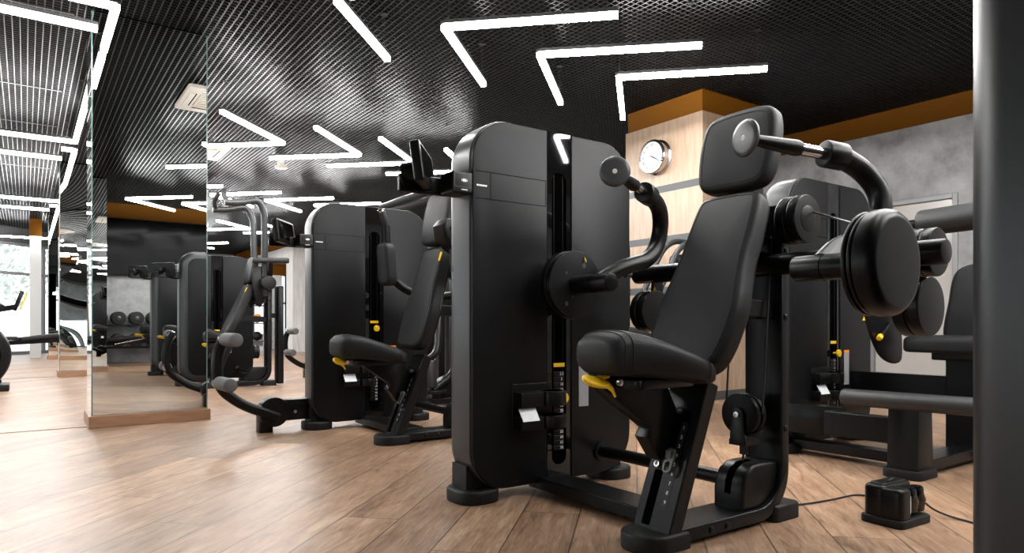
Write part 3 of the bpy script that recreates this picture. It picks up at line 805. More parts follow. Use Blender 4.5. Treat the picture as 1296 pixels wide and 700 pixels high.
    if yellow_tab:
        P('yellow_tab', lambda: pillow(B(), rrect(.132, .152, Lb-.115, Lb-.055, .003, 2), c, NY, vv, .003, .0085, .001, 0, 1), 'yellow', ba, k+'tab')
    def brk():
        b = B(); m1 = c + vv*Lb*.78 - nb*.08; m2 = c + vv*Lb*.40 - nb*.08
        bar(b, m1, (2.43, yc, m1.z-.02), .10, .07); bar(b, m2, (2.43, yc, m2.z-.02), .10, .07); return b
    P('back_bracket', brk, 'steel', fr, k+'brk', bevel=.006)
    # headrest
    hv = V3((.20, 0, 1)).normalized(); hb_ = V3((bt[0]-.005+hd, yc, bt[1]+.01)); hn = NY.cross(hv)
    ho = smooth([(u_, v_*hs) for u_, v_ in ((0, .0), (.10, .004), (.148, .03), (.166, .085), (.172, .16), (.168, .24), (.148, .298), (.10, .322), (0, .328), (-.10, .322), (-.148, .298), (-.168, .24), (-.172, .16), (-.166, .085), (-.148, .03), (-.10, .004))], 4)
    def head(): b = B(); pillow(b, ho, hb_, NY, hv, -.066, .006, .024, .02, 5, dome=.005); return b
    he = P('headrest', head, 'leather', root, k+'head', ang=60)
    def headseam():
        b = B(); P3 = [V3((u, v, 0)) for u, v in ho]; n = len(P3); pts = []
        for i in range(n):
            t = (P3[(i+1) % n]-P3[i-1]).normalized(); nn = V3((t.y, -t.x, 0)); q = P3[i]-nn*.026; pts.append(hb_ + NY*q.x + hv*q.y + hn*.0062)
        tube(b, pts + [pts[0]], .0014, 6); return b
    P('stitching', headseam, 'thread', he, k+'headseam')
    P('headrest_post', lambda: bar(B(), hb_ - hn*.05 + hv*.08, c + vv*Lb*.85 - nb*.085, .06, .02), 'steel', he, k+'hpost')
    return fr, ba

def pulley_bm(o, ax, r, h):                      # grooved pulley cover: two cheeks with a slot, raised hub ring
    b = B(); puck(b, o, ax, r, h*.46, .008); puck(b, V3(o)+V3(ax)*h*.54, ax, r, h*.46, .008); lathe(b, [(r*.95, h*.3), (r*.9, h*.7)], o, ax, 30)
    return b

def machine_one(root, key='m1', yc=1.65):
    fr, ba = seat_unit(root, 'm1')
    # small pulley over its housing
    pu = P('pulley', lambda: pulley_bm((2.262, 1.652, .42), X, .083, .062), 'plastic', root, 'm1pul', ang=35)
    def pbk():
        o = [(.027*math.cos(a), .027*math.sin(a)+.0) for a in [PI*i/10 for i in range(11)]] + [(-.034, -.095), (-.038, -.12), (.038, -.12), (.034, -.095)]
        b = B(); pillow(b, o, (2.258, 1.652, .42), NY, Z, 0, .008, .002, .001, 2); box(b, 2.252, 2.34, 1.614, 1.690, .30, .322); box(b, 2.282, 2.306, 1.64, 1.664, .262, .30); return b
    P('pulley_bracket', pbk, 'plastic', pu, 'm1pbk', bevel=.002)
    P('axle_bolt', lambda: lathe(B(), [(.011, 0), (.011, .006), (.006, .0065), (.005, .004)], (2.249, 1.652, .42), X*-1, 16), 'bolt', pu, 'm1pbolt')
    def hous():
        o = [(2.19, .066), (2.19, .135), (2.198, .175), (2.222, .212), (2.262, .232), (2.31, .236), (2.418, .232), (2.418, .20), (2.395, .13), (2.345, .085), (2.29, .067)]
        b = B(); pillow(b, o, (0, 1.718, 0), X, Z, 0, .136, .014, .014, 4); return b
    hs = P('pulley_housing', hous, 'plastic', root, 'm1hous', ang=40)
    def hslot(): 
        pts = [(2.1885, .125), (2.1965, .175), (2.221, .2135), (2.262, .234), (2.32, .238)]
        b = B(); rs = [[(x-.002, 1.637, z+.001), (x-.002, 1.663, z+.001), (x+.006, 1.663, z-.006), (x+.006, 1.637, z-.006)] for x, z in pts]; rings(b, rs); return b
    P('cable_slot', hslot, 'matte', hs, 'm1hslot')
    def cab():
        b = B(); tube(b, [(2.294, 1.652, .27), (2.275, 1.652, .19)], .0045, 8); tube(b, [(2.293, 1.735, .425), (2.30, 1.70, 1.05)], .004, 8); tube(b, [(2.293, 1.569, .43), (2.40, 1.60, 1.12)], .004, 8); return b
    P('cable', cab, 'cable', root, 'm1cab')
    # crossbar with outer pulleys
    P('crossbar', lambda: tube(B(), [(2.40, 2.33, 1.005), (2.40, .97, 1.005)], .042, 20, rnd=.006), 'steel', root, 'm1cross')
    for y in (2.32,): P('end_bolt', lambda: lathe(B(), [(.016, 0), (.016, .03), (.012, .033)], (2.345, y, 1.005), (-1, 0, 0), 16), 'disc', root, 'm1capb%.2f' % y)
    for y0, ax, s in ((2.17, Y, 'l'), (1.13, NY, 'r')):
        P('pulley', lambda: pulley_bm((2.40, y0+.03*(1 if s=='l' else -1), .83), ax, .098, .085), 'plastic', root, 'm1pl'+s, ang=35)
        q = P('pulley', lambda: pulley_bm((2.50, y0+.02*(1 if s=='l' else -1), 1.015), ax, .083, .075), 'plastic', root, 'm1pu'+s, ang=35)
        P('hub_cap', lambda: lathe(B(), [(.038, 0), (.038, .003), (.034, .004)], (2.50, y0+(.095 if s=='l' else -.095), 1.015), ax, 24), 'plastic', q, 'm1hub'+s)
        P('link_plate', lambda: bar(B(), (2.42, y0+.05*(1 if s=='l' else -1), 1.03), (2.42, y0+.05*(1 if s=='l' else -1), .80), .014, .07, up=(1,0,0)), 'steel', root, 'm1lp'+s, bevel=.003)
        P('warning_label', lambda: pillow(B(), [(-.011, -.008), (.011, -.008), (0, .012)], (2.352, y0+.0, .93), NY, Z, 0, .0015, 0, 0, 1), 'yellow', root, 'm1lpw'+s)
    q = P('pulley', lambda: pulley_bm((2.42, 1.545, 1.172), NY, .092, .088), 'plastic', root, 'm1pc', ang=35)
    P('hub_cap', lambda: lathe(B(), [(.05, 0), (.05, .002), (.047, .003)], (2.42, 1.458, 1.172), NY, 28), 'plastic', q, 'm1pch')
    P('cable', lambda: tube(B(), [(2.49, 1.50, 1.215), (2.15, 1.03, 1.05)], .004, 8), 'disc', root, 'm1cab2')
    # the two pressing arms
    for s, k in ((1, 'l'), (-1, 'r')):
        def y(a): return yc + s*a
        ax = Y*s
        def drum():
            b = B(); r = .150
            puck(b, (1.98, y(.640), .945), ax, r, .012, .005, 56); lathe(b, [(r*.93, .0), (r*.93, .024)], (1.98, y(.646), .945), ax, 48); puck(b, (1.98, y(.656), .945), ax, r-.002, .010, .004, 56)
            pr = [(r-.003, 0), (r+.002, .004), (r+.002, .030), (r-.001, .042), (r-.009, .052), (r-.020, .057), (r-.026, .0578), (r-.03, .058), (r*.5, .059), (.002, .0592)]
            lathe(b, pr, (1.98, y(.670), .945), ax, 56); return b
        dr = P('pivot_drum', drum, 'plastic', root, 'm1drum'+k, ang=35)
        for n_, (dx, dz, r) in enumerate(((-.055, .05, .006), (-.02, -.055, .006), (.045, .085, .012), (-.055, -.085, .010))):
            P('screw', lambda: lathe(B(), [(r, 0), (r*.8, .002)], (1.98+dx, y(.640), .945+dz), -ax, 12), 'disc', dr, 'm1mark%d' % n_+k)
        P('warning_label', lambda: pillow(B(), [(-.014, -.010), (.014, -.010), (0, .015)], (2.03, y(.6395), 1.055), NY if s > 0 else X, Z, -.0005, .0012, 0, 0, 1) if s > 0 else box(B(), 2.02, 2.04, y(.639), y(.6395), 1.05, 1.07), 'yellow', dr, 'm1warn'+k)
        def hub(): b = B(); tube(b, [(1.98, y(.645), .945), (1.98, y(.415), .945)], .040, 24, rnd=.005); return b
        ar = P('press_arm', lambda: tube(hub(), [(1.985, y(.50), .955), (2.10, y(.485), 1.015), (2.27, y(.49), 1.055), (2.345, y(.50), 1.12), (2.36, y(.49), 1.22), (2.31, y(.455), 1.295), (2.205, y(.425), 1.337)], .036, 20, fr=.09, n=8), 'steel', root, 'm1arm'+k, ang=50)
        P('arm_joint', lambda: lathe(B(), [(.0405, 0), (.0405, .003)], (1.98, y(.512), .945), ax, 24), 'matte', ar, 'm1joint'+k)
        e0, e1 = V3((2.225, y(.432), 1.330)), V3((1.885, y(.298), 1.370)); dd = (e1-e0).normalized()
        P('collar', lambda: tube(B(), [e0 - dd*.005, e0 + dd*.075], .045, 24, rnd=.006), 'plastic', ar, 'm1col'+k)
        P('sliding_tube', lambda: tube(B(), [e0 + dd*.05, e0 + dd*.19], .020, 18), 'chrome', ar, 'm1chr'+k)
        P('handle', lambda: tube(B(), [e0 + dd*.165, e0 + dd*.18, e0 + dd*.26, e1 - dd*.01], [.024, .027, .022, .016], 18), 'plastic', ar, 'm1han'+k)
        pn = V3((-.72, -.69, .02)).normalized() if s > 0 else V3((-.97, .24, .03)).normalized()
        pd_ = P('palm_disc', lambda: lathe(B(), [(.055, -.010), (.060, -.006), (.061, 0), (.058, .005), (.045, .008), (.013, .010), (.012, .0085), (.001, .0085)], e1, pn, 40), 'disc', ar, 'm1pad'+k, ang=50)
        P('disc_badge', lambda: lathe(B(), [(.0095, .0086), (.0095, .0102), (.0045, .0104), (.0045, .0086)], e1, pn, 20), 'white', ar, 'm1badge'+k)

def leg_arm(root):
    """low block left of the tower with a swinging arm and two foam rollers"""
    y = 2.54; ox = -.14; oy = -2.385
    S = lambda x, z, yy=4.95: V3((x+ox, yy+oy, z))
    P('side_block', lambda: pillow(B(), [(1.36+ox, .075), (1.70+ox, .075), (1.70+ox, .225), (1.44+ox, .225), (1.36+ox, .19)], (0, 5.02+oy, 0), X, Z, 0, .09, .006, .006, 2), 'steel', root, 'la_blk')
    P('side_bolt', lambda: lathe(B(), [(.012, 0), (.010, .006), (.002, .008)], S(1.585, .135, 4.93), NY, 16), 'bolt', root, 'la_bolt')
    P('foot', lambda: pillow(B(), rrect(1.335+ox, 1.43+ox, 4.93+oy, 5.04+oy, .015, 3), (0,0,0), X, Y, 0, .12, .004, .003, 2), 'plastic', root, 'la_foot')
    P('pivot_hub', lambda: puck(B(), S(1.43, .145, 5.0), NY, .105, .10, .008, 36), 'plastic', root, 'la_hub', ang=35)
    ar = P('roller_arm', lambda: tube(B(), [S(1.45, .11, 4.875), S(1.20, .215, 4.875), S(1.06, .33, 4.875), S(1.035, .47, 4.875), S(1.05, .60, 4.875), S(1.10, .69, 4.875)], .036, 18, fr=.10, n=7, rnd=.006), 'steel', root, 'la_arm', ang=50)
    for x, z, k in ((1.085, .665, 'a'), (1.05, .375, 'b')):
        P('sleeve', lambda: tube(B(), [S(x, z, 4.90), S(x, z, 4.80)], .040, 20, rnd=.004), 'chrome', ar, 'la_sl'+k)
        P('roller', lambda: tube(B(), [S(x, z, 4.84), S(x+.015, z, 4.60)], .045, 24, rnd=.008), 'grip', ar, 'la_ro'+k, ang=50)

def machine_two(root):
    """pec machine: upright padded seat, two padded swing arms, low roller arm at the side"""
    seat_unit(root, 'm2', bt=(2.085, 1.29), bb=(1.885, .62), sf=1.405, wide=.012, dz=-.045, hd=-.02, hs=1.12, yellow_tab=True)
    leg_arm(root)
    yc = 1.65
    for s, k in ((1, 'l'), (-1, 'r')):
        def p(x, a, z): return V3((x, yc + s*a, z))
        ar = P('swing_arm', lambda: tube(B(), [p(2.50, .16, 1.02), p(2.40, .36, .96), p(2.20, .50, .985), p(2.04, .53, 1.08), p(1.99, .53, 1.30), p(1.985, .53, 1.48)], .030, 18, fr=.12, n=7), 'steel', root, 'm2arm'+k, ang=50)
        P('arm_pad', lambda: pillow(B(), smooth([(-.06, .0), (-.055, -.13), (0, -.155), (.055, -.13), (.062, 0), (.055, .13), (0, .155), (-.055, .13)], 5), p(1.985, .515, 1.20), V3((.35, -1, 0)), V3((-.06, 0, 1)), -.05, .05, .028, .028, 4), 'leather', ar, 'm2pad'+k, ang=60)
        P('handle', lambda: tube(B(), [p(1.985, .53, 1.47), p(1.94, .50, 1.58)], .024, 16, rnd=.004), 'blackgrip', ar, 'm2han'+k)
        P('handle_cap', lambda: lathe(B(), [(.027, 0), (.027, .012), (.02, .016)], p(1.94, .50, 1.575), V3((-.36, -.25*s, .9)), 18), 'chrome', ar, 'm2cap'+k)
        P('pivot_drum', lambda: puck(B(), p(2.50, .14, .98), Z, .075, .12, .01, 30), 'plastic', root, 'm2dr'+k)
    # near side arm box beside the headrest
    P('pivot_box', lambda: pillow(B(), [(1.865, 1.28), (1.85, 1.355), (1.885, 1.395), (2.62, 1.395), (2.62, 1.17), (2.03, 1.16), (1.93, 1.215)], (0, 1.25, 0), X, Z, 0, .14, .018, .018, 4), 'plastic', root, 'm2box', ang=40)
    P('box_slot', lambda: pillow(B(), rrect(1.97, 2.62, 1.235, 1.265, .014, 4), (0, 1.112, 0), X, Z, 0, .012, .004, 0, 2), 'panel', root, 'm2boxs')
    P('box_screw', lambda: lathe(B(), [(.012, 0), (.012, .001)], (1.905, 1.1095, 1.335), NY, 16), 'matte', root, 'm2boxh')
    P('crossbar', lambda: tube(B(), [(2.50, 2.2, .98), (2.50, 1.1, .98)], .035, 16), 'steel', root, 'm2cross')
    pu = P('pulley', lambda: pulley_bm((2.262, 1.652, .42), X, .083, .062), 'plastic', root, 'm1pul', ang=35)
    P('pulley_housing', None, 'plastic', root, 'm1hous', ang=40)

def machine_three(root):
    """vertical pull machine: seat unit, twin overhead tubes with handles, pivot cams"""
    seat_unit(root, 'm3', bt=(2.18, 1.255), bb=(1.895, .615), yellow_tab=True)
    yc = 1.65
    for s, k in ((1, 'l'), (-1, 'r')):
        def p(x, a, z): return V3((x, yc + s*a, z))
        ar = P('pull_arm', lambda: tube(B(), [p(2.36, .20, 1.10), p(2.34, .22, 1.50), p(2.33, .26, 2.10), p(2.26, .28, 2.26), p(2.06, .30, 2.20), p(1.86, .31, 2.18)], .038, 18, fr=.12, n=7, rnd=.006), 'shell', root, 'm3arm'+k, ang=50)
        P('handle', lambda: tube(B(), [p(1.90, .31, 2.18), p(1.86, .24, 2.28), p(1.90, .16, 2.36)], .030, 16, fr=.05, rnd=.005), 'blackgrip', ar, 'm3han'+k)
        P('pivot_cam', lambda: pillow(B(), smooth([(2.22, 1.44), (2.34, 1.46), (2.44, 1.36), (2.40, 1.18), (2.33, 1.02), (2.28, .97), (2.23, 1.10), (2.20, 1.30)], 5), p(0, .19, 0) + Y*.02, X, Z, 0, .03, .006, .006, 2), 'plastic', ar, 'm3cam'+k, ang=40)
        P('pulley', lambda: pulley_bm(p(2.36, .26, 1.26), Y*s, .085, .09), 'plastic', root, 'm3pu'+k, ang=35)
    P('hand_bar', lambda: tube(B(), [(2.20, 1.42, 1.53), (2.56, 1.20, 1.53)], .034, 18, rnd=.006), 'blackgrip', root, 'm3bar', ang=50)
    P('bar_bracket', lambda: bar(B(), (2.38, 1.31, 1.53), (2.42, 1.50, 1.16), .05, .05), 'steel', root, 'm3brk', bevel=.006)
    P('rear_upright', lambda: pillow(B(), rrect(2.53, 2.60, .02, 1.24, .01, 3), (0, 1.68, 0), X, Z, 0, .16, .006, .006, 2), 'steel', root, 'm3up')
    P('rear_brace', lambda: box(B(), 2.42, 2.58, 1.60, 1.68, .84, .90), 'steel', root, 'm3br', bevel=.004)
    pu = P('pulley', None, 'plastic', root, 'm1pul', ang=35)
    P('pulley_housing', None, 'plastic', root, 'm1hous', ang=40)

def machine_leg(root):
    """leg machine in the second row (right edge): seat, roller bar, cam plate"""
    ox, oy = -2.14, .12
    def p(x, y, z): return V3((x+ox, y+oy, z))
    def bx(x0, x1, y0, y1, z0, z1): return box(B(), x0+ox, x1+ox, y0+oy, y1+oy, z0, z1)
    P('bumper_block', lambda: pillow(B(), [(3.66+ox, 2.38+oy), (3.66+ox, 2.20+oy), (3.76+ox, 2.06+oy), (3.80+ox, 2.06+oy), (3.80+ox, 2.38+oy)], (0,0,0), X, Y, .135, .30, .006, .006, 2), 'plastic', root, 'lg_bump')
    P('side_beam', lambda: bx(3.64, 3.72, 1.66, 2.10, .15, .285), 'steel', root, 'lg_beam', bevel=.006)
    P('foot_post', lambda: pillow(B(), [(3.56+ox, 0.03), (3.56+ox, .06), (3.575+ox, .35), (3.72+ox, .35), (3.735+ox, .06), (3.735+ox, .03)], p(0, 1.72, 0) - V3((ox, 0, 0)), X, Z, 0, .15, .008, .008, 2), 'steel', root, 'lg_post')
    P('foot', lambda: pillow(B(), rrect(3.535+ox, 3.76+ox, 1.55+oy, 1.74+oy, .04, 4), (0,0,0), X, Y, 0, .045, .008, .003, 2), 'rubber', root, 'lg_foot')
    P('floor_beam', lambda: bx(3.75, 3.86, 1.70, 2.42, .03, .085), 'steel', root, 'lg_fb', bevel=.005)
    P('floor_rail', lambda: bx(3.72, 5.0, 1.57, 1.71, .03, .085), 'steel', root, 'lg_fr', bevel=.005)
    P('roller_bar', lambda: tube(B(), [p(3.53, 1.93, .385), p(3.53, 1.02, .395)], .044, 22, rnd=.012), 'blackgrip', root, 'lg_roll', ang=50)
    P('cross_plate', lambda: bx(4.36, 4.42, 1.2, 2.42, .29, .465), 'steel', root, 'lg_cp', bevel=.005)
    P('seat_pillar', lambda: bx(4.28, 4.52, 1.52, 1.74, .03, .60), 'steel', root, 'lg_sp', bevel=.008)
    se = P('seat', lambda: pillow(B(), smooth([(3.95+ox, 1.48+oy), (3.98+ox, 1.38+oy), (4.2+ox, 1.33+oy), (4.45+ox, 1.36+oy), (4.45+ox, 1.84+oy), (4.2+ox, 1.87+oy), (4.0+ox, 1.84+oy), (3.94+ox, 1.74+oy)], 5), (0,0,0), X, Y, .615, .705, .035, .02, 4), 'leather', root, 'lg_seat', ang=60)
    P('seat_pan', lambda: bx(4.1, 4.42, 1.48, 1.74, .57, .62), 'plastic', se, 'lg_pan', bevel=.01)
    P('backrest', lambda: pillow(B(), smooth([(-.20, 0), (-.21, .25), (-.18, .45), (0, .49), (.18, .45), (.21, .25), (.20, 0), (0, -.02)], 5), p(4.42, 1.60, .66), NY, V3((.28, 0, 1)), -.08, .02, .035, .015, 4), 'leather', root, 'lg_back', ang=60)
    P('back_post', lambda: bar(B(), p(4.58, 1.60, .30), p(4.70, 1.60, 1.0), .10, .06), 'steel', root, 'lg_bp', bevel=.005)
    P('thigh_roller', lambda: tube(B(), [p(3.92, 1.72, 1.31), p(3.92, 1.02, 1.33)], .070, 26, rnd=.015), 'blackgrip', root, 'lg_tr', ang=50)
    P('roller_arm', lambda: tube(B(), [p(3.92, 1.9, 1.31), p(3.95, 1.9, 1.15), p(4.05, 1.95, .85)], .035, 16, fr=.06), 'steel', root, 'lg_ra')
    P('roller_axle', lambda: tube(B(), [p(3.92, 1.92, 1.31), p(3.92, 1.70, 1.31)], .025, 14), 'steel', root, 'lg_rx')
    ca = P('cam_plate', lambda: pillow(B(), smooth([(a_+ox+.09, b_) for a_, b_ in ((3.75, .98), (3.98, .98), (4.12, .86), (4.16, .62), (4.13, .545), (4.02, .545), (3.90, .60), (3.80, .72), (3.74, .86))], 5), V3((0, 1.98+oy, 0)), X, Z, 0, .022, .005, .005, 2), 'plastic', root, 'lg_cam', ang=40)
    def pin(): b = B(); tube(b, [p(4.09, 1.955, .77), p(3.95, 1.94, .70)], .013, 12); return b
    P('pull_pin', pin, 'steel', ca, 'lg_pin')
    P('pin_tip', lambda: tube(B(), [p(3.955, 1.941, .7025), p(3.925, 1.937, .6875)], .016, 14, rnd=.004), 'yellow', ca, 'lg_tip')
    P('warning_label', lambda: pillow(B(), [(-.014, -.010), (.014, -.010), (0, .015)], p(3.80, 1.957, .80), X, Z, 0, .0015, 0, 0, 1), 'yellow', ca, 'lg_w')

def machine_abductor(root):
    """second-row machine seen through the gap between the two big towers"""
    for s, k in ((0, 'l'), (1, 'r')):
        d = V3((.33, -.22, 0))*s
        ar = P('leg_arm', lambda: tube(B(), [V3(q)+d for q in ((.94, .95, .145), (1.16, 1.00, .25), (1.34, 1.08, .43), (1.52, 1.24, .62))], .040, 18, fr=.12, rnd=.006), 'steel', root, 'ab_arm'+k, ang=50)
        P('roller', lambda: tube(B(), [V3((.93, .95, .18))+d, V3((.90, .95, .42))+d], .060, 22, rnd=.008), 'blackgrip', ar, 'ab_ro'+k, ang=50)
        P('foot_plate', lambda: puck(B(), V3((.95, .96, .125))+d, Z, .135, .028, .008, 32), 'plastic', ar, 'ab_pl'+k)
        P('overhead_tube', lambda: tube(B(), [(1.50+.08*s, 1.63, .03), (1.47+.05*s, 1.63, 2.06+.10*s), (1.42, 1.66, 2.11+.10*s), (.93, 2.07, 1.93+.07*s)], .036, 18, fr=.10, rnd=.005), 'shell', root, 'ab_oh'+k, ang=50)
        P('upright', lambda: box(B(), 1.22+.16*s, 1.29+.16*s, 1.32, 1.40, .03, 1.28), 'steel', root, 'ab_up'+k, bevel=.006)
    P('seat_tube', lambda: tube(B(), [(1.25, 1.36, .95), (1.15, 1.22, .50), (1.02, 1.16, .42), (.78, 1.16, .40)], .036, 16, fr=.12, rnd=.005), 'steel', root, 'ab_st', ang=50)
    P('cross_plate', lambda: box(B(), 1.10, 1.60, 1.33, 1.37, .86, 1.02), 'steel', root, 'ab_cp', bevel=.006)
    P('floor_rail', lambda: box(B(), .80, 1.75, .90, 1.02, .02, .075), 'steel', root, 'ab_fr', bevel=.006)
    P('floor_rail', lambda: box(B(), 1.24, 1.36, 1.02, 2.46, .02, .075), 'steel', root, 'ab_fr2', bevel=.006)
    P('pedestal', lambda: box(B(), .92, 1.02, .91, 1.01, .07, .14), 'steel', root, 'ab_pe', bevel=.006)
    P('foot', lambda: pillow(B(), rrect(.74, .90, .86, 1.06, .04, 4), (0,0,0), X, Y, 0, .06, .01, .004, 2), 'rubber', root, 'ab_ft')
    P('housing', lambda: pillow(B(), smooth([(1.04, .07), (1.03, .16), (1.10, .25), (1.20, .27), (1.30, .22), (1.32, .07)], 4), (0, 1.12, 0), X, Z, 0, .14, .012, .012, 3), 'plastic', root, 'ab_ho', ang=40)

def machine_row(root):
    """second-row machine behind the nearest one: looped handles over a padded seat"""
    seat_unit(root, 'm1', back_=False)
    for s, k in ((0, 'l'), (1, 'r')):
        d = V3((.07*s, -.10*s, -.01*s))
        ar = P('press_arm', lambda: tube(B(), [V3(q)+d for q in ((1.78, 1.62, 1.02), (1.90, 1.62, 1.22), (2.02, 1.62, 1.40), (2.16, 1.62, 1.475), (2.55, 1.62, 1.46))], .024, 14, fr=.1, rnd=.005), 'shell', root, 'rw_arm'+k, ang=50)
        P('strap', lambda: tube(B(), [V3(q)+d*1.3 for q in ((2.02, 1.55, 1.22), (2.10, 1.55, 1.36), (2.20, 1.55, 1.42), (2.5, 1.55, 1.42))], .014, 10, fr=.08), 'panel', ar, 'rw_loop'+k, ang=50)
    P('shoulder_roller', lambda: tube(B(), [(2.10, 1.58, 1.30), (2.62, 1.58, 1.33)], .052, 20, rnd=.01), 'blackgrip', root, 'rw_rol', ang=50)
    P('hip_pad', lambda: pillow(B(), rrect(1.95, 2.35, 1.45, 1.8, .08, 5), (0,0,0), X, Y, .90, .99, .03, .02, 3), 'leather', root, 'rw_hip', ang=60)

def machine(label, off, *fns, screen=True, pin=.43, lab=.572, group=None):
    t = thing('weight_machine', label, 'exercise machine', O1 + V3((*off, 0)), 0, group)
    tower(t, screen=screen, pin=pin, lab=lab)
    for f in fns: f(t)
    return t
MG = 'black selectorised weight machines'
m1 = machine('large foreground weight machine with padded seat, round pivot drums and yellow seat lever', (0, 0), machine_one, group=MG)
m0 = machine('dark machine tower cropped by the right edge of the picture', (-.028, -2.085), lambda r: seat_unit(r, 'm1'), group=MG)
m2 = machine('second weight machine, behind the foreground tower, with low foam roller arm at its left', (.145, 2.385), machine_two, pin=.735, lab=.775, group=MG)
m3 = machine('black pull-down machine with overhead handles beside the mirror pillar', (.03, 7.08), machine_three, pin=.60, lab=.67, group=MG)
mb = machine('leg machine at right with a thick roller bar over a wide floor post', (2.14, -.12), machine_leg, pin=.585, lab=.645, group=MG)
mc = machine('machine glimpsed behind the foreground backrest, below the wooden column', (2.33, 2.30), machine_row, group=MG)
md = machine('thigh machine with round foot plates seen in the gap left of the foreground tower', (2.14, 4.65), machine_abductor, screen=False, group=MG)
me_ = machine('distant machine with a low roller arm showing left of the second tower', (2.02, 7.0), machine_two, group=MG)

for ch in m0.children:
    if ch.name.startswith('console'): ch.location.z += .10
ORG = V3((0, 0, 0))
# ================================================================== floor power box with its cable
def floor_box():
    t = thing('floor_box', 'small black plastic power box on the floor at lower right', 'power box', (2.775, 1.305, 0), math.radians(-3))
    w, d = .112, .085
    obj('base_tray', pillow(B(), rrect(-w, w, -d, d, .028, 5), (0,0,0), X, Y, 0, .030, .006, .004, 2), 'rubber', t)
    bd = obj('body', pillow(B(), rrect(-w+.010, w-.010, -.014, d-.010, .026, 6), (0,0,0), X, Y, .028, .150, .016, .002, 4), 'plastic', t, ang=50)
    obj('front_block', pillow(B(), rrect(-w+.010, -.020, -d+.008, .02, .024, 6), (0,0,0), X, Y, .028, .146, .016, .002, 4), 'plastic', t, ang=50)
    obj('lid', pillow(B(), rrect(-w+.028, w-.03, -.002, d-.026, .014, 4), (0,0,0), X, Y, .148, .156, .006, .001, 3), 'plastic', bd)
    for x0 in (.020, .074):
        k = obj('socket_cap', tube(B(), [(x0, -.040, .040), (x0, -.038, .138)], [.030, .028], 22, rnd=.010), 'gloss', t)
        obj('lens', tube(B(), [(x0, -.050, .052), (x0, -.053, .088), (x0, -.048, .122)], [.020, .023, .017], 18, rnd=.008), 'amber', k)
    obj('white_tag', box(B(), -.017, -.010, -d+.020, -d+.030, .045, .112), 'card', t, bevel=.002)
floor_box()
def cord(label, pts):
    b = B(); tube(b, pts, .0042, 8, fr=.12, n=8); tag(obj('power_cord', b, 'cable'), label, 'cord')
cord('thin black cord running across the floor from the foreground machine to the power box',
     [(2.02, 1.86, .005), (2.14, 1.80, .005), (2.22, 1.78, .005), (2.34, 1.84, .005), (2.50, 1.70, .005), (2.78, 1.62, .005), (3.06, 1.60, .005), (3.07, 1.46, .005), (2.92, 1.37, .01), (2.86, 1.345, .09), (2.82, 1.33, .158), (2.76, 1.32, .161), (2.73, 1.31, .160)])
cord('thin black cord trailing from the power box to the lower right corner',
     [(2.86, 1.26, .10), (2.92, 1.24, .04), (2.99, 1.19, .005), (2.98, 1.10, .005), (2.84, .98, .005), (2.64, .93, .005), (2.35, .86, .005), (1.9, .80, .005), (1.62, .60, .005)])

# ================================================================== back wall (seen in the mirror): television, dumbbell rack, bench
def tv():
    t = thing('television', 'large black television on the wall, seen in the mirror', 'television', (2.35, YB+.0125, 1.70))
    obj('bezel', pillow(B(), rrect(-1.10, 1.10, 0, 1.10, .012, 3), (0, .09, 0), X*-1, Z, 0, .05, .004, .004, 2), 'plastic', t)
    obj('display', pillow(B(), rrect(-1.085, 1.085, .02, 1.085, .004, 2), (0, .14, 0), X*-1, Z, -.001, .0015, 0, 0, 1), 'screen', t)
    obj('wall_bracket', box(B(), -.3, .3, -.0124, .09, .35, .75), 'steel', t)
tv()
def dumbbell_rack():
    t = thing('dumbbell_rack', 'low black two-tier dumbbell rack under the television, seen in the mirror', 'rack', (2.25, YB+.36, 0))
    for z in (.72, .30):
        b = B(); box(b, -1.25, 1.25, -.24, -.17, z, z+.028); box(b, -1.25, 1.25, .17, .24, z, z+.028); obj('shelf', b, 'steel', t, bevel=.006)
    for x in (-1.2, 1.2):
        b = B(); bar(b, (x, -.16, .74), (x, .16, 0.03), .07, .07); box(b, x-.045, x+.045, -.3, .3, 0, .05); obj('leg', b, 'steel', t, bevel=.005)
dumbbell_rack()
def dumbbell(r, label):
    t = thing('dumbbell', label, 'dumbbell', (0,0,0), 0, 'dumbbells on the rack under the television')
    for y0 in (-.20, .075):
        h = obj('head', puck(B(), (0, y0, 0), Y, r, .125, .014, 32), 'rubber', t)
        obj('end_badge', lathe(B(), [(r*.30, 0), (r*.28, .002)], (0, y0 if y0 < 0 else y0+.125, 0), NY if y0 < 0 else Y, 24), 'disc', h)
    obj('handle', tube(B(), [(0, -.08, 0), (0, 0, 0), (0, .08, 0)], [.015, .018, .015], 14), 'chrome', t)
    return t
db = dumbbell(.122, ''); k = 0
order = ('first', 'second', 'third', 'fourth', 'fifth', 'sixth', 'seventh', 'eighth')
for tier, zz in (('upper', .872), ('lower', .452)):
    for i in range(8):
        o = db if k == 0 else copy_tree(db); k += 1
        o.location = (1.13 + .30*i, YB+.36, zz); o.rotation_euler = (0, 0, 0)
        o['label'] = 'black dumbbell, %s from the left in the mirror, %s rack tier' % (order[i], tier)

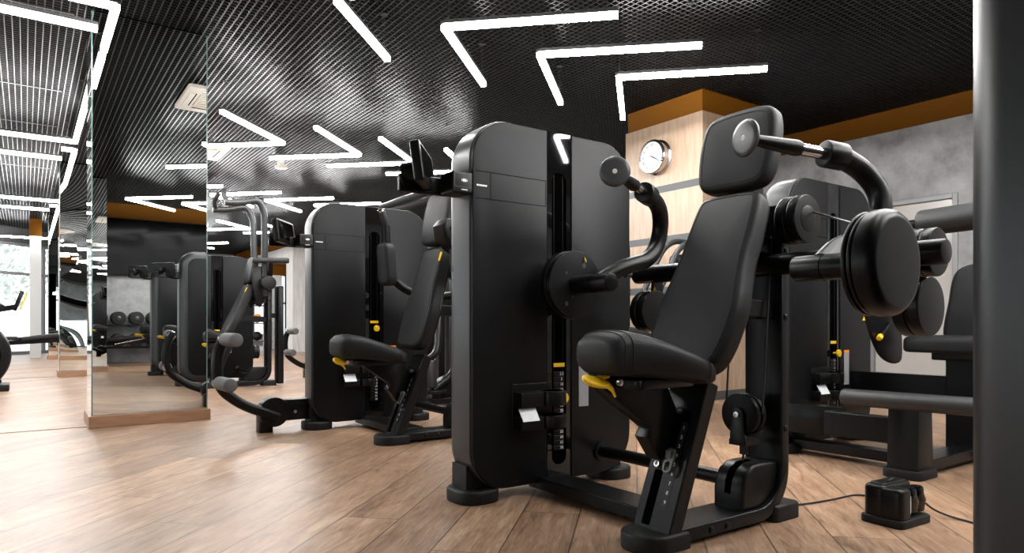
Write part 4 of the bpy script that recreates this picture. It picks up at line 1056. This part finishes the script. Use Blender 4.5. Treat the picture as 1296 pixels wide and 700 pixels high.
def bench(loc, rz, label):
    t = thing('adjustable_bench', label, 'bench', loc, rz, 'black training benches')
    obj('seat', pillow(B(), rrect(-.68, -.28, -.14, .14, .05, 4), (0,0,0), X, Y, .46, .53, .025, .012, 3), 'leather', t, ang=60)
    obj('back_pad', pillow(B(), rrect(-.26, .62, -.14, .14, .05, 4), (0,0,.49), V3((.985, 0, .12)), Y, -.02, .05, .025, .012, 3), 'leather', t, ang=60)
    obj('spine', bar(B(), (-.66, 0, .40), (.60, 0, .46), .07, .08), 'steel', t, bevel=.006)
    for x0, x1 in ((-.55, -.62), (.48, .56)):
        l = obj('leg', bar(B(), (x0, 0, .42), (x1, 0, .03), .06, .06, up=(0,1,0)), 'steel', t, bevel=.005)
        obj('foot', box(B(), x1-.04, x1+.04, -.30, .30, 0, .05), 'rubber', l, bevel=.008)
    obj('adjustment_lever', pillow(B(), rrect(-.72, -.66, -.03, .03, .012, 3), (0,0,0), X, Y, .43, .442, .004, .003, 2), 'yellow', t)
    obj('incline_strut', tube(B(), [(-.15, .05, .40), (.30, .05, .50)], .016, 12), 'chrome', t)
bench((1.45, -2.25, 0), math.radians(6), 'black adjustable bench in front of the dumbbell rack, seen in the mirror')
bench((.15, 15.6, 0), math.radians(12), 'black bench at far left between the bike and the mirror pillars')

# ================================================================== exercise bike, far left
def bike():
    t = thing('exercise_bike', 'black exercise bike cropped by the left edge, with a yellow-edged console', 'exercise bike', (-.55, 9.85, 0))
    hs = obj('flywheel_housing', puck(B(), (0, .10, .405), NY, .42, .20, .05, 64), 'plastic', t)
    obj('housing_ring', lathe(B(), [(.31, 0), (.318, .004), (.326, 0)], (0, -.099, .405), NY, 64, cap=False), 'matte', hs)
    obj('foot_bar', pillow(B(), rrect(.02, .40, -.22, .22, .04, 4), (0,0,0), X, Y, 0, .075, .012, .004, 3), 'rubber', t)
    obj('front_strut', pillow(B(), [(.05, .06), (.30, .06), (.33, .10), (.22, .34), (.10, .34)], (0, .07, 0), X, Z, 0, .14, .01, .01, 2), 'steel', t)
    obj('frame_tube', tube(B(), [(0, 0, .55), (-.45, 0, .50), (-.95, 0, .10)], .05, 16, fr=.1), 'steel', t)
    obj('foot_bar', pillow(B(), rrect(-1.05, -.90, -.25, .25, .04, 4), (0,0,0), X, Y, 0, .07, .012, .004, 3), 'rubber', t)
    obj('seat_post', tube(B(), [(-.55, 0, .48), (-.66, 0, .86)], .035, 16), 'steel', t)
    obj('saddle', pillow(B(), smooth([(-.86, -.11), (-.86, .11), (-.66, .07), (-.52, .02), (-.52, -.02), (-.66, -.07)], 5), (0,0,0), X, Y, .86, .94, .03, .015, 3), 'leather', t, ang=60)
    obj('handlebar_post', tube(B(), [(.05, 0, .74), (.20, 0, .96)], .04, 16), 'steel', t)
    obj('handlebar', tube(B(), [(-.15, -.20, 1.00), (.24, -.14, 1.00), (.36, 0, .95), (.24, .14, 1.00), (-.15, .20, 1.00)], .03, 16, fr=.08, rnd=.006), 'blackgrip', t, ang=50)
    cn = obj('console', pillow(B(), rrect(-.15, .15, 0, .24, .02, 3), (.45, 0, .92), Y*-1, V3((.34, 0, 1)), -.015, .025, .006, .006, 2), 'plastic', t)
    obj('yellow_edge', pillow(B(), rrect(-.14, .14, .02, .22, .01, 3), (.472, 0, .92), Y*-1, V3((.34, 0, 1)), -.030, -.014, .003, .003, 2), 'yellow', cn)
    obj('console_neck', bar(B(), (.16, 0, .90), (.46, 0, .965), .07, .06), 'steel', t, bevel=.004)
    for s in (1, -1):
        c = obj('crank', bar(B(), (0, s*-.12, .405), (.12*s, s*-.12, .30), .02, .03), 'steel', t, bevel=.003)
        obj('pedal', box(B(), .12*s-.05, .12*s+.05, s*-.19-.04, s*-.19+.06, .285, .31), 'plastic', c, bevel=.004)
bike()

# tall rack with medicine balls beyond the third machine
def storage_rack():
    t = thing('storage_rack', 'slim steel storage rack against the bright far wall left of the second tower', 'rack', (5.35, 19.9, 0))
    for x in (-.3, .3):
        for y in (-.25, .25): obj('post', box(B(), x-.02, x+.02, y-.02, y+.02, 0, 1.95), 'band', t)
    for z in (.25, .75, 1.25, 1.75): obj('shelf', box(B(), -.33, .33, -.28, .28, z, z+.03), 'band', t)
storage_rack()
for z, m, c in ((.28, 'rubber', 'black'), (.78, 'orange_tag', 'orange'), (1.28, 'shell', 'grey')):
    o = obj('medicine_ball', lathe(B(), [(.13*math.sin(a), -.13*math.cos(a)) for a in [PI*i/16 for i in range(17)]], (0,0,0), Z, 28), m)
    o.location = (5.32, 19.85, z+.13); tag(o, c + ' medicine ball on the slim storage rack', 'ball', 'medicine balls')

# ================================================================== LIGHT
w = bpy.data.worlds.new('daylight'); bpy.context.scene.world = w; w.use_nodes = True
nt = w.node_tree; bg = nt.nodes['Background']
bg.inputs['Color'].default_value = (.93, .97, 1.0, 1); bg.inputs['Strength'].default_value = 2.5
def portal(loc, rz, sx, sz):
    l = bpy.data.lights.new('window_portal', 'AREA'); l.shape = 'RECTANGLE'; l.size = sx; l.size_y = sz; l.cycles.is_portal = True
    o = bpy.data.objects.new('window_portal', l); COL.objects.link(o); o.location = loc; o.rotation_euler = (PI/2, 0, rz)
sc = bpy.context.scene
sc.view_settings.view_transform = 'Standard'; sc.view_settings.look = 'None'
sc.view_settings.exposure = 0.5; sc.view_settings.gamma = 1.0; sc.view_settings.use_curve_mapping = False
